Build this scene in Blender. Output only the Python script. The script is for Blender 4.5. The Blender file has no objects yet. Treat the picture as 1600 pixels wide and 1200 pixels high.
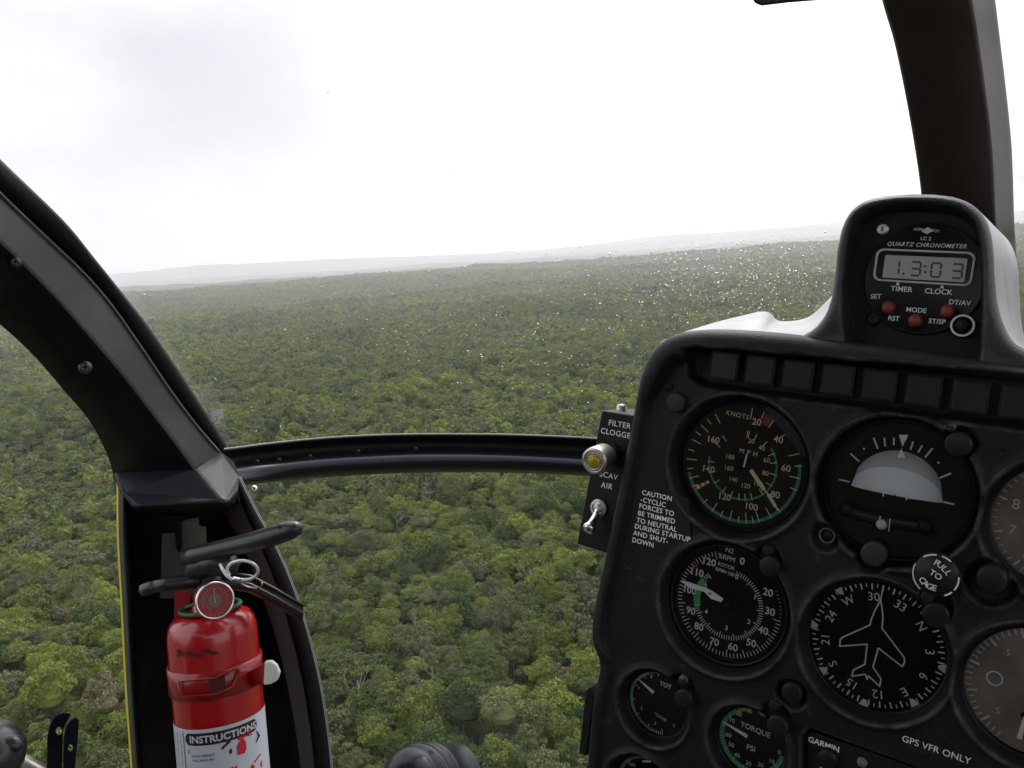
import bpy, math, random
import numpy as np
from mathutils import Vector, Matrix, noise as mnoise

R = math.radians
scene = bpy.context.scene
COL = scene.collection
random.seed(7)

# ------------------------------------------------------------------ camera
F = 1300.0                       # focal length in pixels of the 1600 x 1200 photograph
CAM_H = 92.0                     # metres above the forest floor
PITCH = math.degrees(math.atan(188 / F))
ROLL = 4.0
cam_data = bpy.data.cameras.new("camera")
cam_data.sensor_width = 36.0
cam_data.lens = 36.0 * F / 1600.0
cam_data.clip_start = 0.02
cam_data.clip_end = 60000
cam = bpy.data.objects.new("camera", cam_data)
CAMM = Matrix.Translation((0, 0, CAM_H)) @ Matrix.Rotation(R(90 - PITCH), 4, 'X') @ Matrix.Rotation(R(-ROLL), 4, 'Z')
cam.matrix_world = CAMM
COL.objects.link(cam)
scene.camera = cam

# ------------------------------------------------------------------ sky and sun
SUN_EL, SUN_AZ = 52.0, 16.0      # azimuth to the right of straight ahead (+Y)
world = bpy.data.worlds.new("World")
scene.world = world
world.use_nodes = True
nt = world.node_tree
nt.nodes.clear()
def N(nt, t, **kw):
    n = nt.nodes.new(t)
    for k, v in kw.items():
        setattr(n, k, v)
    return n
sky = N(nt, 'ShaderNodeTexSky', sky_type='NISHITA', sun_disc=False)
sky.sun_elevation = R(SUN_EL)
sky.sun_rotation = R(SUN_AZ)
sky.dust_density = 3.0
bg1 = N(nt, 'ShaderNodeBackground'); bg1.inputs['Strength'].default_value = 0.10
bg2 = N(nt, 'ShaderNodeBackground'); bg2.inputs['Strength'].default_value = 1.0
tc = N(nt, 'ShaderNodeTexCoord')
nz = N(nt, 'ShaderNodeTexNoise'); nz.inputs['Scale'].default_value = 2.0; nz.inputs['Detail'].default_value = 5; nz.inputs['Roughness'].default_value = 0.5
mp = N(nt, 'ShaderNodeMapping'); mp.inputs['Scale'].default_value = (1, 1, 2.2)
nt.links.new(tc.outputs['Generated'], mp.inputs['Vector']); nt.links.new(mp.outputs[0], nz.inputs['Vector'])
# the bank of grey cloud ahead on the left
def dirvec(az, el):
    return (math.sin(R(az)) * math.cos(R(el)), math.cos(R(az)) * math.cos(R(el)), math.sin(R(el)))
def dotnode(d):
    v = N(nt, 'ShaderNodeVectorMath', operation='DOT_PRODUCT'); v.inputs[1].default_value = d
    nt.links.new(tc.outputs['Generated'], v.inputs[0]); return v.outputs['Value']
def maprange(src, a, b, c, d):
    m = N(nt, 'ShaderNodeMapRange', interpolation_type='SMOOTHSTEP')
    for k, x in zip(('From Min', 'From Max', 'To Min', 'To Max'), (a, b, c, d)):
        m.inputs[k].default_value = x
    nt.links.new(src, m.inputs['Value']); return m.outputs['Result']
def mathn(op, a, b, clamp=False):
    m = N(nt, 'ShaderNodeMath', operation=op, use_clamp=clamp)
    for i, x in enumerate((a, b)):
        if isinstance(x, (int, float)): m.inputs[i].default_value = x
        else: nt.links.new(x, m.inputs[i])
    return m.outputs[0]
bank = maprange(dotnode(dirvec(-30, 9)), 0.84, 0.99, 0.0, 1.0)
nv = maprange(nz.outputs['Fac'], 0.22, 0.78, 0.35, 1.0)
gfac = mathn('MULTIPLY', bank, nv)
gfac = mathn('ADD', gfac, mathn('MULTIPLY', maprange(nz.outputs['Fac'], 0.45, 0.8, 0, 1), 0.10), True)
mixc = N(nt, 'ShaderNodeMix', data_type='RGBA')
mixc.inputs['A'].default_value = (1.12, 1.13, 1.16, 1)
mixc.inputs['B'].default_value = (0.55, 0.55, 0.595, 1)
nt.links.new(gfac, mixc.inputs['Factor'])
glow = maprange(dotnode(dirvec(SUN_AZ, SUN_EL)), 0.74, 1.0, 1.0, 2.4)
mulc = N(nt, 'ShaderNodeVectorMath', operation='SCALE')
nt.links.new(mixc.outputs['Result'], mulc.inputs[0]); nt.links.new(glow, mulc.inputs['Scale'])
nt.links.new(mulc.outputs[0], bg2.inputs['Color'])
nt.links.new(sky.outputs[0], bg1.inputs['Color'])
mixs = N(nt, 'ShaderNodeMixShader'); mixs.inputs[0].default_value = 0.93
nt.links.new(bg1.outputs[0], mixs.inputs[1]); nt.links.new(bg2.outputs[0], mixs.inputs[2])
wo = N(nt, 'ShaderNodeOutputWorld'); nt.links.new(mixs.outputs[0], wo.inputs['Surface'])

sun_data = bpy.data.lights.new("sun", 'SUN')
sun_data.energy = 1.5
sun_data.angle = R(10)
sun_data.color = (1.0, 0.95, 0.86)
sun = bpy.data.objects.new("sun", sun_data)
sun.rotation_euler = Vector(dirvec(SUN_AZ, SUN_EL)).to_track_quat('Z', 'Y').to_euler()
sun.location = (0, 0, 400)
COL.objects.link(sun)

scene.view_settings.view_transform = 'Standard'
scene.view_settings.look = 'None'
scene.view_settings.exposure = 0.35
scene.view_settings.gamma = 1.0
scene.view_settings.use_curve_mapping = False
scene.cycles.use_denoising = True
scene.cycles.blur_glossy = 0.3
scene.cycles.max_bounces = 8
scene.cycles.diffuse_bounces = 3
scene.cycles.glossy_bounces = 3
scene.cycles.transmission_bounces = 6
scene.cycles.transparent_max_bounces = 16
scene.cycles.volume_bounces = 2
scene.cycles.sample_clamp_indirect = 6.0

# ------------------------------------------------------------------ materials
def mat(name, col, rough=0.5, metal=0.0, spec=0.5, bump=None, var=None, coat=0.0, wear=None):
    m = bpy.data.materials.new(name); m.use_nodes = True
    t = m.node_tree; b = t.nodes['Principled BSDF']
    b.inputs['Base Color'].default_value = (*col, 1)
    b.inputs['Roughness'].default_value = rough
    b.inputs['Metallic'].default_value = metal
    b.inputs['Specular IOR Level'].default_value = spec
    b.inputs['Coat Weight'].default_value = coat
    co = None
    if bump or var or wear:
        co = t.nodes.new('ShaderNodeTexCoord')
    if bump:
        sc, st, dist = bump
        n = t.nodes.new('ShaderNodeTexNoise'); n.inputs['Scale'].default_value = sc; n.inputs['Detail'].default_value = 3
        t.links.new(co.outputs['Object'], n.inputs['Vector'])
        bp = t.nodes.new('ShaderNodeBump'); bp.inputs['Strength'].default_value = st; bp.inputs['Distance'].default_value = dist
        t.links.new(n.outputs['Fac'], bp.inputs['Height']); t.links.new(bp.outputs[0], b.inputs['Normal'])
    if var:
        sc, c2, lo, hi = var
        n = t.nodes.new('ShaderNodeTexNoise'); n.inputs['Scale'].default_value = sc; n.inputs['Detail'].default_value = 6
        t.links.new(co.outputs['Object'], n.inputs['Vector'])
        r = t.nodes.new('ShaderNodeMapRange'); r.inputs['From Min'].default_value = lo; r.inputs['From Max'].default_value = hi
        t.links.new(n.outputs['Fac'], r.inputs['Value'])
        mx = t.nodes.new('ShaderNodeMix'); mx.data_type = 'RGBA'
        mx.inputs['A'].default_value = (*col, 1); mx.inputs['B'].default_value = (*c2, 1)
        t.links.new(r.outputs[0], mx.inputs['Factor']); t.links.new(mx.outputs['Result'], b.inputs['Base Color'])
        if wear:      # rubbed raised edges and a scatter of small chips and dust
            g = t.nodes.new('ShaderNodeNewGeometry'); r1 = t.nodes.new('ShaderNodeMapRange'); r1.inputs['From Min'].default_value = .515; r1.inputs['From Max'].default_value = .60
            t.links.new(g.outputs['Pointiness'], r1.inputs['Value'])
            n2 = t.nodes.new('ShaderNodeTexNoise'); n2.inputs['Scale'].default_value = 75; n2.inputs['Detail'].default_value = 8; n2.inputs['Roughness'].default_value = .7
            t.links.new(co.outputs['Object'], n2.inputs['Vector'])
            r2 = t.nodes.new('ShaderNodeMapRange'); r2.inputs['From Min'].default_value = .62; r2.inputs['From Max'].default_value = .72; t.links.new(n2.outputs['Fac'], r2.inputs['Value'])
            r3 = t.nodes.new('ShaderNodeMapRange'); r3.inputs['From Min'].default_value = .35; r3.inputs['From Max'].default_value = .65; t.links.new(n2.outputs['Fac'], r3.inputs['Value'])
            k1 = t.nodes.new('ShaderNodeMath'); k1.operation = 'MULTIPLY'; t.links.new(r1.outputs[0], k1.inputs[0]); t.links.new(r3.outputs[0], k1.inputs[1])
            k2 = t.nodes.new('ShaderNodeMath'); k2.operation = 'MULTIPLY_ADD'; k2.use_clamp = True; t.links.new(r2.outputs[0], k2.inputs[0]); k2.inputs[1].default_value = .5; t.links.new(k1.outputs[0], k2.inputs[2])
            m3 = t.nodes.new('ShaderNodeMix'); m3.data_type = 'RGBA'; m3.inputs['B'].default_value = (*wear, 1)
            t.links.new(mx.outputs['Result'], m3.inputs['A']); t.links.new(k2.outputs[0], m3.inputs['Factor']); t.links.new(m3.outputs['Result'], b.inputs['Base Color'])
    return m

def glass_pane(name, tint=(1, 1, 1), gloss=1.0, rough=0.0):
    m = bpy.data.materials.new(name); m.use_nodes = True
    t = m.node_tree; t.nodes.clear()
    tr = t.nodes.new('ShaderNodeBsdfTransparent'); tr.inputs[0].default_value = (*tint, 1)
    gl = t.nodes.new('ShaderNodeBsdfGlossy'); gl.inputs['Roughness'].default_value = rough
    fr = t.nodes.new('ShaderNodeFresnel'); fr.inputs['IOR'].default_value = 1.45
    ml = t.nodes.new('ShaderNodeMath'); ml.operation = 'MULTIPLY'; ml.inputs[1].default_value = gloss
    mx = t.nodes.new('ShaderNodeMixShader'); o = t.nodes.new('ShaderNodeOutputMaterial')
    t.links.new(fr.outputs[0], ml.inputs[0]); t.links.new(ml.outputs[0], mx.inputs[0])
    t.links.new(tr.outputs[0], mx.inputs[1]); t.links.new(gl.outputs[0], mx.inputs[2]); t.links.new(mx.outputs[0], o.inputs[0])
    return m

M_LEATHER = mat("grained_black_vinyl", (0.0065, 0.0065, 0.0095), 0.5, spec=0.25, bump=(900, 0.6, 0.0006), var=(25, (0.011, 0.0105, 0.014), 0.4, 0.7), wear=(0.11, 0.105, 0.10))
M_HOOD = mat("hood_vinyl", (0.016, 0.017, 0.023), 0.38, spec=0.5, bump=(1100, 0.7, 0.0007), var=(40, (0.026, 0.026, 0.034), 0.45, 0.7), wear=(0.08, 0.08, 0.085))
M_POST = mat("post_grey_paint", (0.070, 0.063, 0.066), 0.6, bump=(700, 0.35, 0.0005), var=(14, (0.118, 0.108, 0.110), 0.35, 0.7), wear=(0.16, 0.15, 0.15))
M_POSTDARK = mat("post_black_trim", (0.006, 0.0055, 0.006), 0.5, spec=0.25, bump=(500, 0.3, 0.0004))
M_RUBBER = mat("black_rubber", (0.005, 0.0045, 0.006), 0.55, spec=0.25)
M_BAR = mat("sill_satin_black", (0.007, 0.009, 0.018), 0.26, spec=0.32)
M_DARKTRIM = mat("dark_trim", (0.008, 0.008, 0.009), 0.7, spec=0.2, bump=(300, 0.3, 0.0005), var=(20, (0.03, 0.03, 0.03), 0.4, 0.7))
M_GREYTRIM = mat("grey_trim", (0.15, 0.14, 0.135), 0.65, bump=(300, 0.2, 0.0004))
M_BROWN = mat("centre_post_brown", (0.020, 0.011, 0.012), 0.6, spec=0.25, bump=(300, 0.2, 0.0004))
M_LIGHTSEAL = mat("pale_seal", (0.30, 0.29, 0.28), 0.4)
M_YELLOW = mat("yellow_paint", (0.75, 0.55, 0.02), 0.35)
M_OLIVE = mat("olive_seal", (0.06, 0.08, 0.06), 0.5)
M_GLARE = mat("glare_lit_vinyl", (0.27, 0.265, 0.285), 0.34, spec=0.8, bump=(1000, 0.5, 0.0006), var=(40, (0.38, 0.37, 0.39), 0.4, 0.7))  # sky glare on the dark vinyl, painted in as a paler base colour
M_HEAD = mat("headliner_grey", (0.58, 0.57, 0.56), 0.9, bump=(200, 0.4, 0.001))
M_SEAT = mat("seat_fabric", (0.05, 0.046, 0.042), 0.9, bump=(300, 0.4, 0.001))
M_FOOT = mat("foot_satin_black", (0.010, 0.012, 0.019), 0.6, spec=0.35, bump=(500, 0.3, 0.0005))
M_BLACK = mat("matt_black", (0.007, 0.007, 0.008), 0.6, spec=0.3)
M_BEZEL = mat("bezel_black", (0.006, 0.006, 0.007), 0.45, spec=0.25)
M_DIAL = mat("dial_black", (0.006, 0.006, 0.007), 0.8, spec=0.12)
M_DIALBROWN = mat("dial_faded_brown", (0.018, 0.016, 0.012), 0.75, spec=.15, var=(60, (0.026, 0.022, 0.017), 0.4, 0.7))
M_DIALGREY = mat("dial_glare_grey", (0.27, 0.23, 0.20), 0.7, var=(30, (0.17, 0.145, 0.125), 0.4, 0.6))  # brownish cabin reflection in the glass, painted into the dial colour
M_WHITE = mat("marking_white", (0.86, 0.88, 0.90), 0.6)
M_GREYW = mat("marking_grey", (0.70, 0.74, 0.76), 0.6)
M_DIMW = mat("marking_dim", (0.60, 0.58, 0.52), 0.6)
M_CREAM = mat("marking_cream", (0.74, 0.66, 0.42), 0.6)
M_GREEN = mat("marking_green", (0.05, 0.42, 0.17), 0.6)
M_TEAL = mat("marking_teal", (0.04, 0.24, 0.15), 0.6)
M_YEL = mat("marking_yellow", (0.42, 0.36, 0.05), 0.6)
M_RED = mat("marking_red", (0.20, 0.02, 0.015), 0.6)
M_ORANGE = mat("marking_orange", (0.42, 0.17, 0.05), 0.6)
M_LCD = mat("lcd_grey", (0.36, 0.38, 0.34), 0.35)
M_LCDSEG = mat("lcd_segment", (0.035, 0.04, 0.04), 0.5)
M_BUTTON = mat("button_red", (0.20, 0.035, 0.028), 0.4)
M_CHROME = mat("chrome", (0.75, 0.75, 0.78), 0.2, 1.0)
M_WIRE = mat("bright_wire", (0.88, 0.88, 0.92), 0.45, 0.6)
M_STEEL = mat("brushed_steel", (0.50, 0.48, 0.46), 0.38, 1.0)
M_DSTEEL = mat("dull_steel", (0.10, 0.095, 0.09), 0.42, 0.9)
M_RSCREW = mat("rusty_screw", (0.022, 0.011, 0.011), 0.6, 0.0, spec=.2)
M_AMBER = mat("amber_lens", (0.35, 0.26, 0.01), 0.12, coat=0.6)
M_CAP = mat("cap_black", (0.012, 0.012, 0.013), 0.4, spec=.25)
M_CAPG = mat("cap_grey", (0.028, 0.029, 0.03), 0.5, spec=.25)
M_ANN = mat("annunciator_lens", (0.016, 0.013, 0.012), 0.35, spec=0.3)
M_AISKY = mat("attitude_sky", (0.84, 0.88, 0.92), 0.6)
M_AIDUSK = mat("attitude_edge", (0.56, 0.58, 0.60), 0.6)
M_REDPAINT = mat("extinguisher_red", (0.40, 0.004, 0.008), 0.27, coat=0.5, spec=0.6, bump=(60, 0.08, 0.001))
M_REDSTRAP = mat("strap_red", (0.28, 0.005, 0.008), 0.3, coat=0.3)
M_SCUFF = mat("scuff", (0.06, 0.004, 0.006), 0.7)
M_GRING = mat("green_ring", (0.01, 0.14, 0.05), 0.4)
M_LABEL = mat("label_white", (0.58, 0.60, 0.68), 0.35)
M_LBLACK = mat("label_black", (0.012, 0.012, 0.02), 0.4)
M_LRED = mat("label_red", (0.6, 0.01, 0.03), 0.4)
M_HANDLE = mat("handle_black", (0.020, 0.021, 0.025), 0.33, spec=0.6, bump=(500, 0.2, 0.0004))
M_TAG = mat("grey_plate", (0.16, 0.15, 0.13), 0.6)
M_WTAB = mat("white_tab", (0.75, 0.74, 0.66), 0.4)
M_GFACE = mat("gauge_red_face", (0.42, 0.008, 0.015), 0.6, spec=.2)
M_GFACE2 = mat("gauge_grey_face", (0.22, 0.13, 0.12), 0.5, spec=.2)
M_WIND = glass_pane("windscreen_glass", (0.99, 0.995, 0.99), 0.18)
M_GGLASS = glass_pane("gauge_glass", (0.96, 0.96, 0.96), 1.0, 0.01)
M_FILMG = glass_pane('dial_cover', (.97, .97, .97), .5, .0)
M_FILM = glass_pane("clear_film", (0.90, 0.93, 0.90), 1.0, 0.25)

M_DROP = bpy.data.materials.new("water_drop"); M_DROP.use_nodes = True
_b = M_DROP.node_tree.nodes['Principled BSDF']
_b.inputs['Transmission Weight'].default_value = 1.0; _b.inputs['Roughness'].default_value = 0.0; _b.inputs['IOR'].default_value = 1.33
_b.inputs['Base Color'].default_value = (1, 1, 1, 1)

# ------------------------------------------------------------------ object helpers
class MB:
    """collects faces, then links them as one mesh object"""
    def __init__(s): s.v = []; s.f = []; s.m = []; s.mats = []; s.sm = []
    def mi(s, m):
        if m not in s.mats: s.mats.append(m)
        return s.mats.index(m)
    def add(s, verts, faces, m, smooth=False):
        o = len(s.v); s.v.extend([tuple(v) for v in verts]); k = s.mi(m)
        for f in faces: s.f.append([o + i for i in f]); s.m.append(k); s.sm.append(smooth)
    def poly(s, pts, m): s.add(pts, [list(range(len(pts)))], m)
    def box(s, c, h, m, rot=None):
        vs = []
        for x in (-1, 1):
            for y in (-1, 1):
                for z in (-1, 1):
                    p = Vector((x * h[0], y * h[1], z * h[2]))
                    if rot: p = rot @ p
                    vs.append(p + Vector(c))
        s.add(vs, [(0, 1, 3, 2), (4, 6, 7, 5), (0, 4, 5, 1), (2, 3, 7, 6), (0, 2, 6, 4), (1, 5, 7, 3)], m)
    def prism(s, pts2, z0, z1, m):
        n = len(pts2)
        vs = [(x, y, z0) for x, y in pts2] + [(x, y, z1) for x, y in pts2]
        fs = [list(range(n))[::-1], list(range(n, 2 * n))] + [(i, (i + 1) % n, n + (i + 1) % n, n + i) for i in range(n)]
        s.add(vs, fs, m)
    def lathe(s, prof, m, c=(0, 0, 0), seg=40, smooth=True, close=False, xf=None):
        """prof: list of (radius, z)"""
        vs = []; fs = []
        for r, z in prof:
            for i in range(seg):
                a = 2 * math.pi * i / seg
                p = Vector((r * math.cos(a), r * math.sin(a), z))
                if xf: p = xf @ p
                vs.append((p[0] + c[0], p[1] + c[1], p[2] + c[2]))
        k = len(prof)
        for j in range(k if close else k - 1):
            a0 = j * seg; a1 = ((j + 1) % k) * seg
            for i in range(seg):
                i2 = (i + 1) % seg
                fs.append((a0 + i, a0 + i2, a1 + i2, a1 + i))
        s.add(vs, fs, m, smooth)
    def disc(s, r, z, m, c=(0, 0), seg=48, xf=None):
        vs = [Vector((c[0] + r * math.cos(2 * math.pi * i / seg), c[1] + r * math.sin(2 * math.pi * i / seg), z)) for i in range(seg)]
        if xf: vs = [xf @ v for v in vs]
        s.poly(vs, m)
    def arc(s, r0, r1, a0, a1, z, m, c=(0, 0), n=None):
        """flat ring sector, angles clockwise from +y in degrees"""
        n = n or max(2, int(abs(a1 - a0) / 5))
        vs = []
        for i in range(n + 1):
            a = R(a0 + (a1 - a0) * i / n)
            for r in (r0, r1): vs.append((c[0] + r * math.sin(a), c[1] + r * math.cos(a), z))
        s.add(vs, [(2 * i, 2 * i + 1, 2 * i + 3, 2 * i + 2) for i in range(n)], m)
    def tick(s, a, r0, r1, w, z, m, c=(0, 0)):
        a = R(a); d = Vector((math.sin(a), math.cos(a))); q = Vector((d.y, -d.x)) * w / 2; c = Vector(c)
        s.poly([(*(c + d * r0 - q), z), (*(c + d * r0 + q), z), (*(c + d * r1 + q), z), (*(c + d * r1 - q), z)], m)
    def line(s, a, b, w, z, m):
        a = Vector(a[:2]); b = Vector(b[:2]); d = (b - a)
        if d.length < 1e-9: return
        d.normalize(); q = Vector((d.y, -d.x)) * w / 2
        s.poly([(*(a - q), z), (*(a + q), z), (*(b + q), z), (*(b - q), z)], m)
    def tube(s, pts, rad, m, seg=10, cap=True, flat=1.0):
        pts = [Vector(p) for p in pts]; n = len(pts)
        rad = rad if isinstance(rad, (list, tuple)) else [rad] * n
        up = None; vs = []
        for i, p in enumerate(pts):
            t = (pts[min(i + 1, n - 1)] - pts[max(i - 1, 0)]).normalized()
            if up is None:
                up = t.orthogonal().normalized()
            up = (up - t * up.dot(t)).normalized(); sd = t.cross(up)
            for k in range(seg):
                a = 2 * math.pi * k / seg
                vs.append(p + (up * math.cos(a) * flat + sd * math.sin(a)) * rad[i])
        fs = [(i * seg + k, i * seg + (k + 1) % seg, (i + 1) * seg + (k + 1) % seg, (i + 1) * seg + k) for i in range(n - 1) for k in range(seg)]
        if cap: fs += [list(range(seg))[::-1], list(range((n - 1) * seg, n * seg))]
        s.add(vs, fs, m, True)
    def grid(s, rows, m, smooth=True, closed=False):
        nr = len(rows); nc = len(rows[0]); vs = [p for r in rows for p in r]
        fs = []
        for i in range(nr - 1):
            for j in range(nc if closed else nc - 1):
                j2 = (j + 1) % nc
                mm = m[j] if isinstance(m, (list, tuple)) else m
                fs.append(((i * nc + j, i * nc + j2, (i + 1) * nc + j2, (i + 1) * nc + j), mm))
        o = len(s.v); s.v.extend([tuple(v) for v in vs])
        for f, mm in fs: s.f.append([o + x for x in f]); s.m.append(s.mi(mm)); s.sm.append(smooth)
    def text(s, txt, size, m, fn, bold=0.0, spacing=1.0, align='CENTER', shear=0.0):
        vs, fs = text_geo(txt, bold, spacing, align, shear)
        s.add([fn(x * size, y * size) for x, y in vs], fs, m)
    def build(s, name, parent=None, mw=None):
        me = bpy.data.meshes.new(name); me.from_pydata(s.v, [], s.f)
        for m in s.mats: me.materials.append(m)
        me.polygons.foreach_set('material_index', s.m); me.polygons.foreach_set('use_smooth', s.sm)
        me.update()
        o = bpy.data.objects.new(name, me); COL.objects.link(o)
        if parent: o.parent = parent
        if mw is not None: o.matrix_basis = mw
        return o

_tc = {}
def text_geo(txt, bold, spacing, align, shear):
    k = (txt, bold, spacing, align, shear)
    if k in _tc: return _tc[k]
    cu = bpy.data.curves.new("lettering", 'FONT'); cu.body = txt; cu.size = 1.0; cu.align_x = align; cu.align_y = 'CENTER'
    cu.offset = bold; cu.space_character = spacing; cu.resolution_u = 3; cu.fill_mode = 'FRONT'
    o = bpy.data.objects.new("lettering", cu); COL.objects.link(o)
    bpy.context.view_layer.update()
    dg = bpy.context.evaluated_depsgraph_get(); ev = o.evaluated_get(dg); me = ev.to_mesh()
    vs = [(v.co.x, v.co.y) for v in me.vertices]; fs = [list(p.vertices) for p in me.polygons]
    ev.to_mesh_clear(); bpy.data.objects.remove(o); bpy.data.curves.remove(cu)
    if vs:
        ys = [v[1] for v in vs]; cy = (min(ys) + max(ys)) / 2
        vs = [(x + (y - cy) * shear, y - cy) for x, y in vs]
    _tc[k] = (vs, fs); return _tc[k]

def bevel(o, w=0.001, seg=2, ang=40):
    b = o.modifiers.new("bevel", 'BEVEL'); b.width = w; b.segments = seg; b.limit_method = 'ANGLE'; b.angle_limit = R(ang)
    return o
def tag(o, label=None, cat=None, group=None, kind=None):
    if label: o['label'] = label
    if cat: o['category'] = cat
    if group: o['group'] = group
    if kind: o['kind'] = kind
    return o
def empty(name, mw, label, cat, group=None):
    o = bpy.data.objects.new(name, None); o.empty_display_size = 0.02; COL.objects.link(o)
    o.matrix_world = mw
    return tag(o, label, cat, group)

CI = CAMM.to_3x3()
def P(px, py, d):
    """world point on the ray of photo pixel (px, py) at depth d"""
    return CAMM @ Vector(((px - 800) / F * d, -(py - 600) / F * d, -d))
def crom(pts, n=6):
    """Catmull-Rom resample of a list of vectors (any dimension)"""
    pts = [Vector(p) for p in pts]; out = []
    for i in range(len(pts) - 1):
        p0 = pts[max(i - 1, 0)]; p1 = pts[i]; p2 = pts[i + 1]; p3 = pts[min(i + 2, len(pts) - 1)]
        for k in range(n):
            t = k / n
            out.append(0.5 * ((2 * p1) + (p2 - p0) * t + (2 * p0 - 5 * p1 + 4 * p2 - p3) * t * t + (3 * p1 - p0 - 3 * p2 + p3) * t ** 3))
    out.append(pts[-1]); return out

# ------------------------------------------------------------------ the panel's own frame: u right, v up, w towards the cabin
def im2w(v): return (CI @ Vector((v[0], -v[1], -v[2])))
r_im = Vector((0.823, 0.133, -0.552)).normalized()
c_im = Vector((-0.107, 0.991, 0.079)); c_im = (c_im - r_im * c_im.dot(r_im)).normalized()
n_im = r_im.cross(c_im)
D0 = 0.52
def pix(px, py): return Vector(((px - 800) / F, (py - 600) / F, 1.0))
o_im = pix(1165, 728); o_im = o_im * (D0 / n_im.dot(o_im))
PM = Matrix.Identity(4)
for i, v in enumerate((im2w(r_im), im2w(-c_im), im2w(-n_im))):
    for k in range(3): PM[k][i] = v[k]
_o = CAMM @ Vector((o_im[0], -o_im[1], -o_im[2]))
for k in range(3): PM[k][3] = _o[k]
PMI = PM.inverted()
def UV(px, py, w=0.0):
    """panel coordinates of a pixel on the plane standing w proud of the panel face"""
    p = pix(px, py); s = (D0 - w) / n_im.dot(p); q = p * s - o_im
    return Vector((q.dot(r_im), -q.dot(c_im)))
def MPP(px, py): return (D0 / n_im.dot(pix(px, py))) / F      # metres per photo pixel on the panel there
def UVd(px, py, w=0.0): v = UV(px, py, w); return (v.x, v.y, w)
def PW(u, v, w): return PM @ Vector((u, v, w))
def TP(u, v, w=0.0): return PM @ Matrix.Translation((u, v, w))

def seg_dist(X, Y, poly):
    """signed distance (inside positive) and nearest point for a closed polygon"""
    best = np.full(X.shape, 1e9); bx = np.zeros(X.shape); by = np.zeros(X.shape); inside = np.zeros(X.shape, bool)
    n = len(poly)
    for i in range(n):
        x0, y0 = poly[i]; x1, y1 = poly[(i + 1) % n]
        dx, dy = x1 - x0, y1 - y0; L = dx * dx + dy * dy + 1e-18
        t = np.clip(((X - x0) * dx + (Y - y0) * dy) / L, 0, 1)
        qx = x0 + t * dx; qy = y0 + t * dy; d = np.hypot(X - qx, Y - qy)
        m = d < best; best = np.where(m, d, best); bx = np.where(m, qx, bx); by = np.where(m, qy, by)
        c = ((y0 > Y) != (y1 > Y))
        with np.errstate(divide='ignore', invalid='ignore'):
            xi = (x1 - x0) * (Y - y0) / (y1 - y0 + 1e-18) + x0
        inside ^= (c & (X < xi))
    return np.where(inside, best, -best), bx, by
def sst(x): x = np.clip(x, 0, 1); return x * x * (3 - 2 * x)

def relief(name, outline, hfun, m, parent, back=0.05, step=0.0012, wofs=0.0, flare=0.0, side=None):
    """a moulded shell: relief over an outline, with side walls running back"""
    xs = [p[0] for p in outline]; ys = [p[1] for p in outline]
    gx = np.arange(min(xs) - 2 * step, max(xs) + 2 * step, step); gy = np.arange(min(ys) - 2 * step, max(ys) + 2 * step, step)
    X, Y = np.meshgrid(gx, gy)
    d, bx, by = seg_dist(X, Y, outline)
    keep = d > -step * 1.6
    out = d < 0
    X2 = np.where(out, bx, X); Y2 = np.where(out, by, Y); d2 = np.where(out, 0, d)
    H = hfun(X2, Y2, d2) + wofs
    idx = -np.ones(X.shape, int); idx[keep] = np.arange(keep.sum())
    V = np.stack([X2[keep], Y2[keep], H[keep]], 1)
    a = idx[:-1, :-1]; b = idx[:-1, 1:]; c = idx[1:, 1:]; e = idx[1:, :-1]
    dd = (d > 0)
    anyin = dd[:-1, :-1] | dd[:-1, 1:] | dd[1:, 1:] | dd[1:, :-1]
    ok = (a >= 0) & (b >= 0) & (c >= 0) & (e >= 0) & anyin
    Fq = np.stack([a[ok], b[ok], c[ok], e[ok]], 1)
    verts = V.tolist(); faces = Fq.tolist()
    # side wall rings
    n = len(outline); cx = sum(xs) / n; cy = sum(ys) / n
    base = len(verts)
    hx = np.array(xs); hy = np.array(ys)
    h0 = hfun(hx, hy, np.zeros(n)) + wofs
    levels = [0, 0.15, 0.5, 1.0]
    for lv in levels:
        for i in range(n):
            dx, dy = xs[i] - cx, ys[i] - cy; L = math.hypot(dx, dy) + 1e-9
            e_ = flare * lv
            verts.append((xs[i] + dx / L * e_, ys[i] + dy / L * e_, h0[i] - back * lv))
    for j in range(len(levels) - 1):
        for i in range(n):
            faces.append([base + j * n + i, base + j * n + (i + 1) % n, base + (j + 1) * n + (i + 1) % n, base + (j + 1) * n + i])
    faces.append([base + (len(levels) - 1) * n + i for i in range(n)])
    me = bpy.data.meshes.new(name); me.from_pydata(verts, [], faces); me.materials.append(m)
    if side:
        me.materials.append(side); me.polygons.foreach_set('material_index', [0] * len(Fq) + [1] * (len(faces) - len(Fq)))
    me.polygons.foreach_set('use_smooth', [True] * len(me.polygons)); me.update()
    o = bpy.data.objects.new(name, me); COL.objects.link(o)
    if parent: o.parent = parent
    return o
# ================================================================== helicopter airframe
def L(px, py, d): return PMI @ P(px, py, d)
air = empty('helicopter_airframe', PM, 'dark helicopter cabin frame with black window posts and a curved sill round the clear windscreen', 'airframe')

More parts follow.
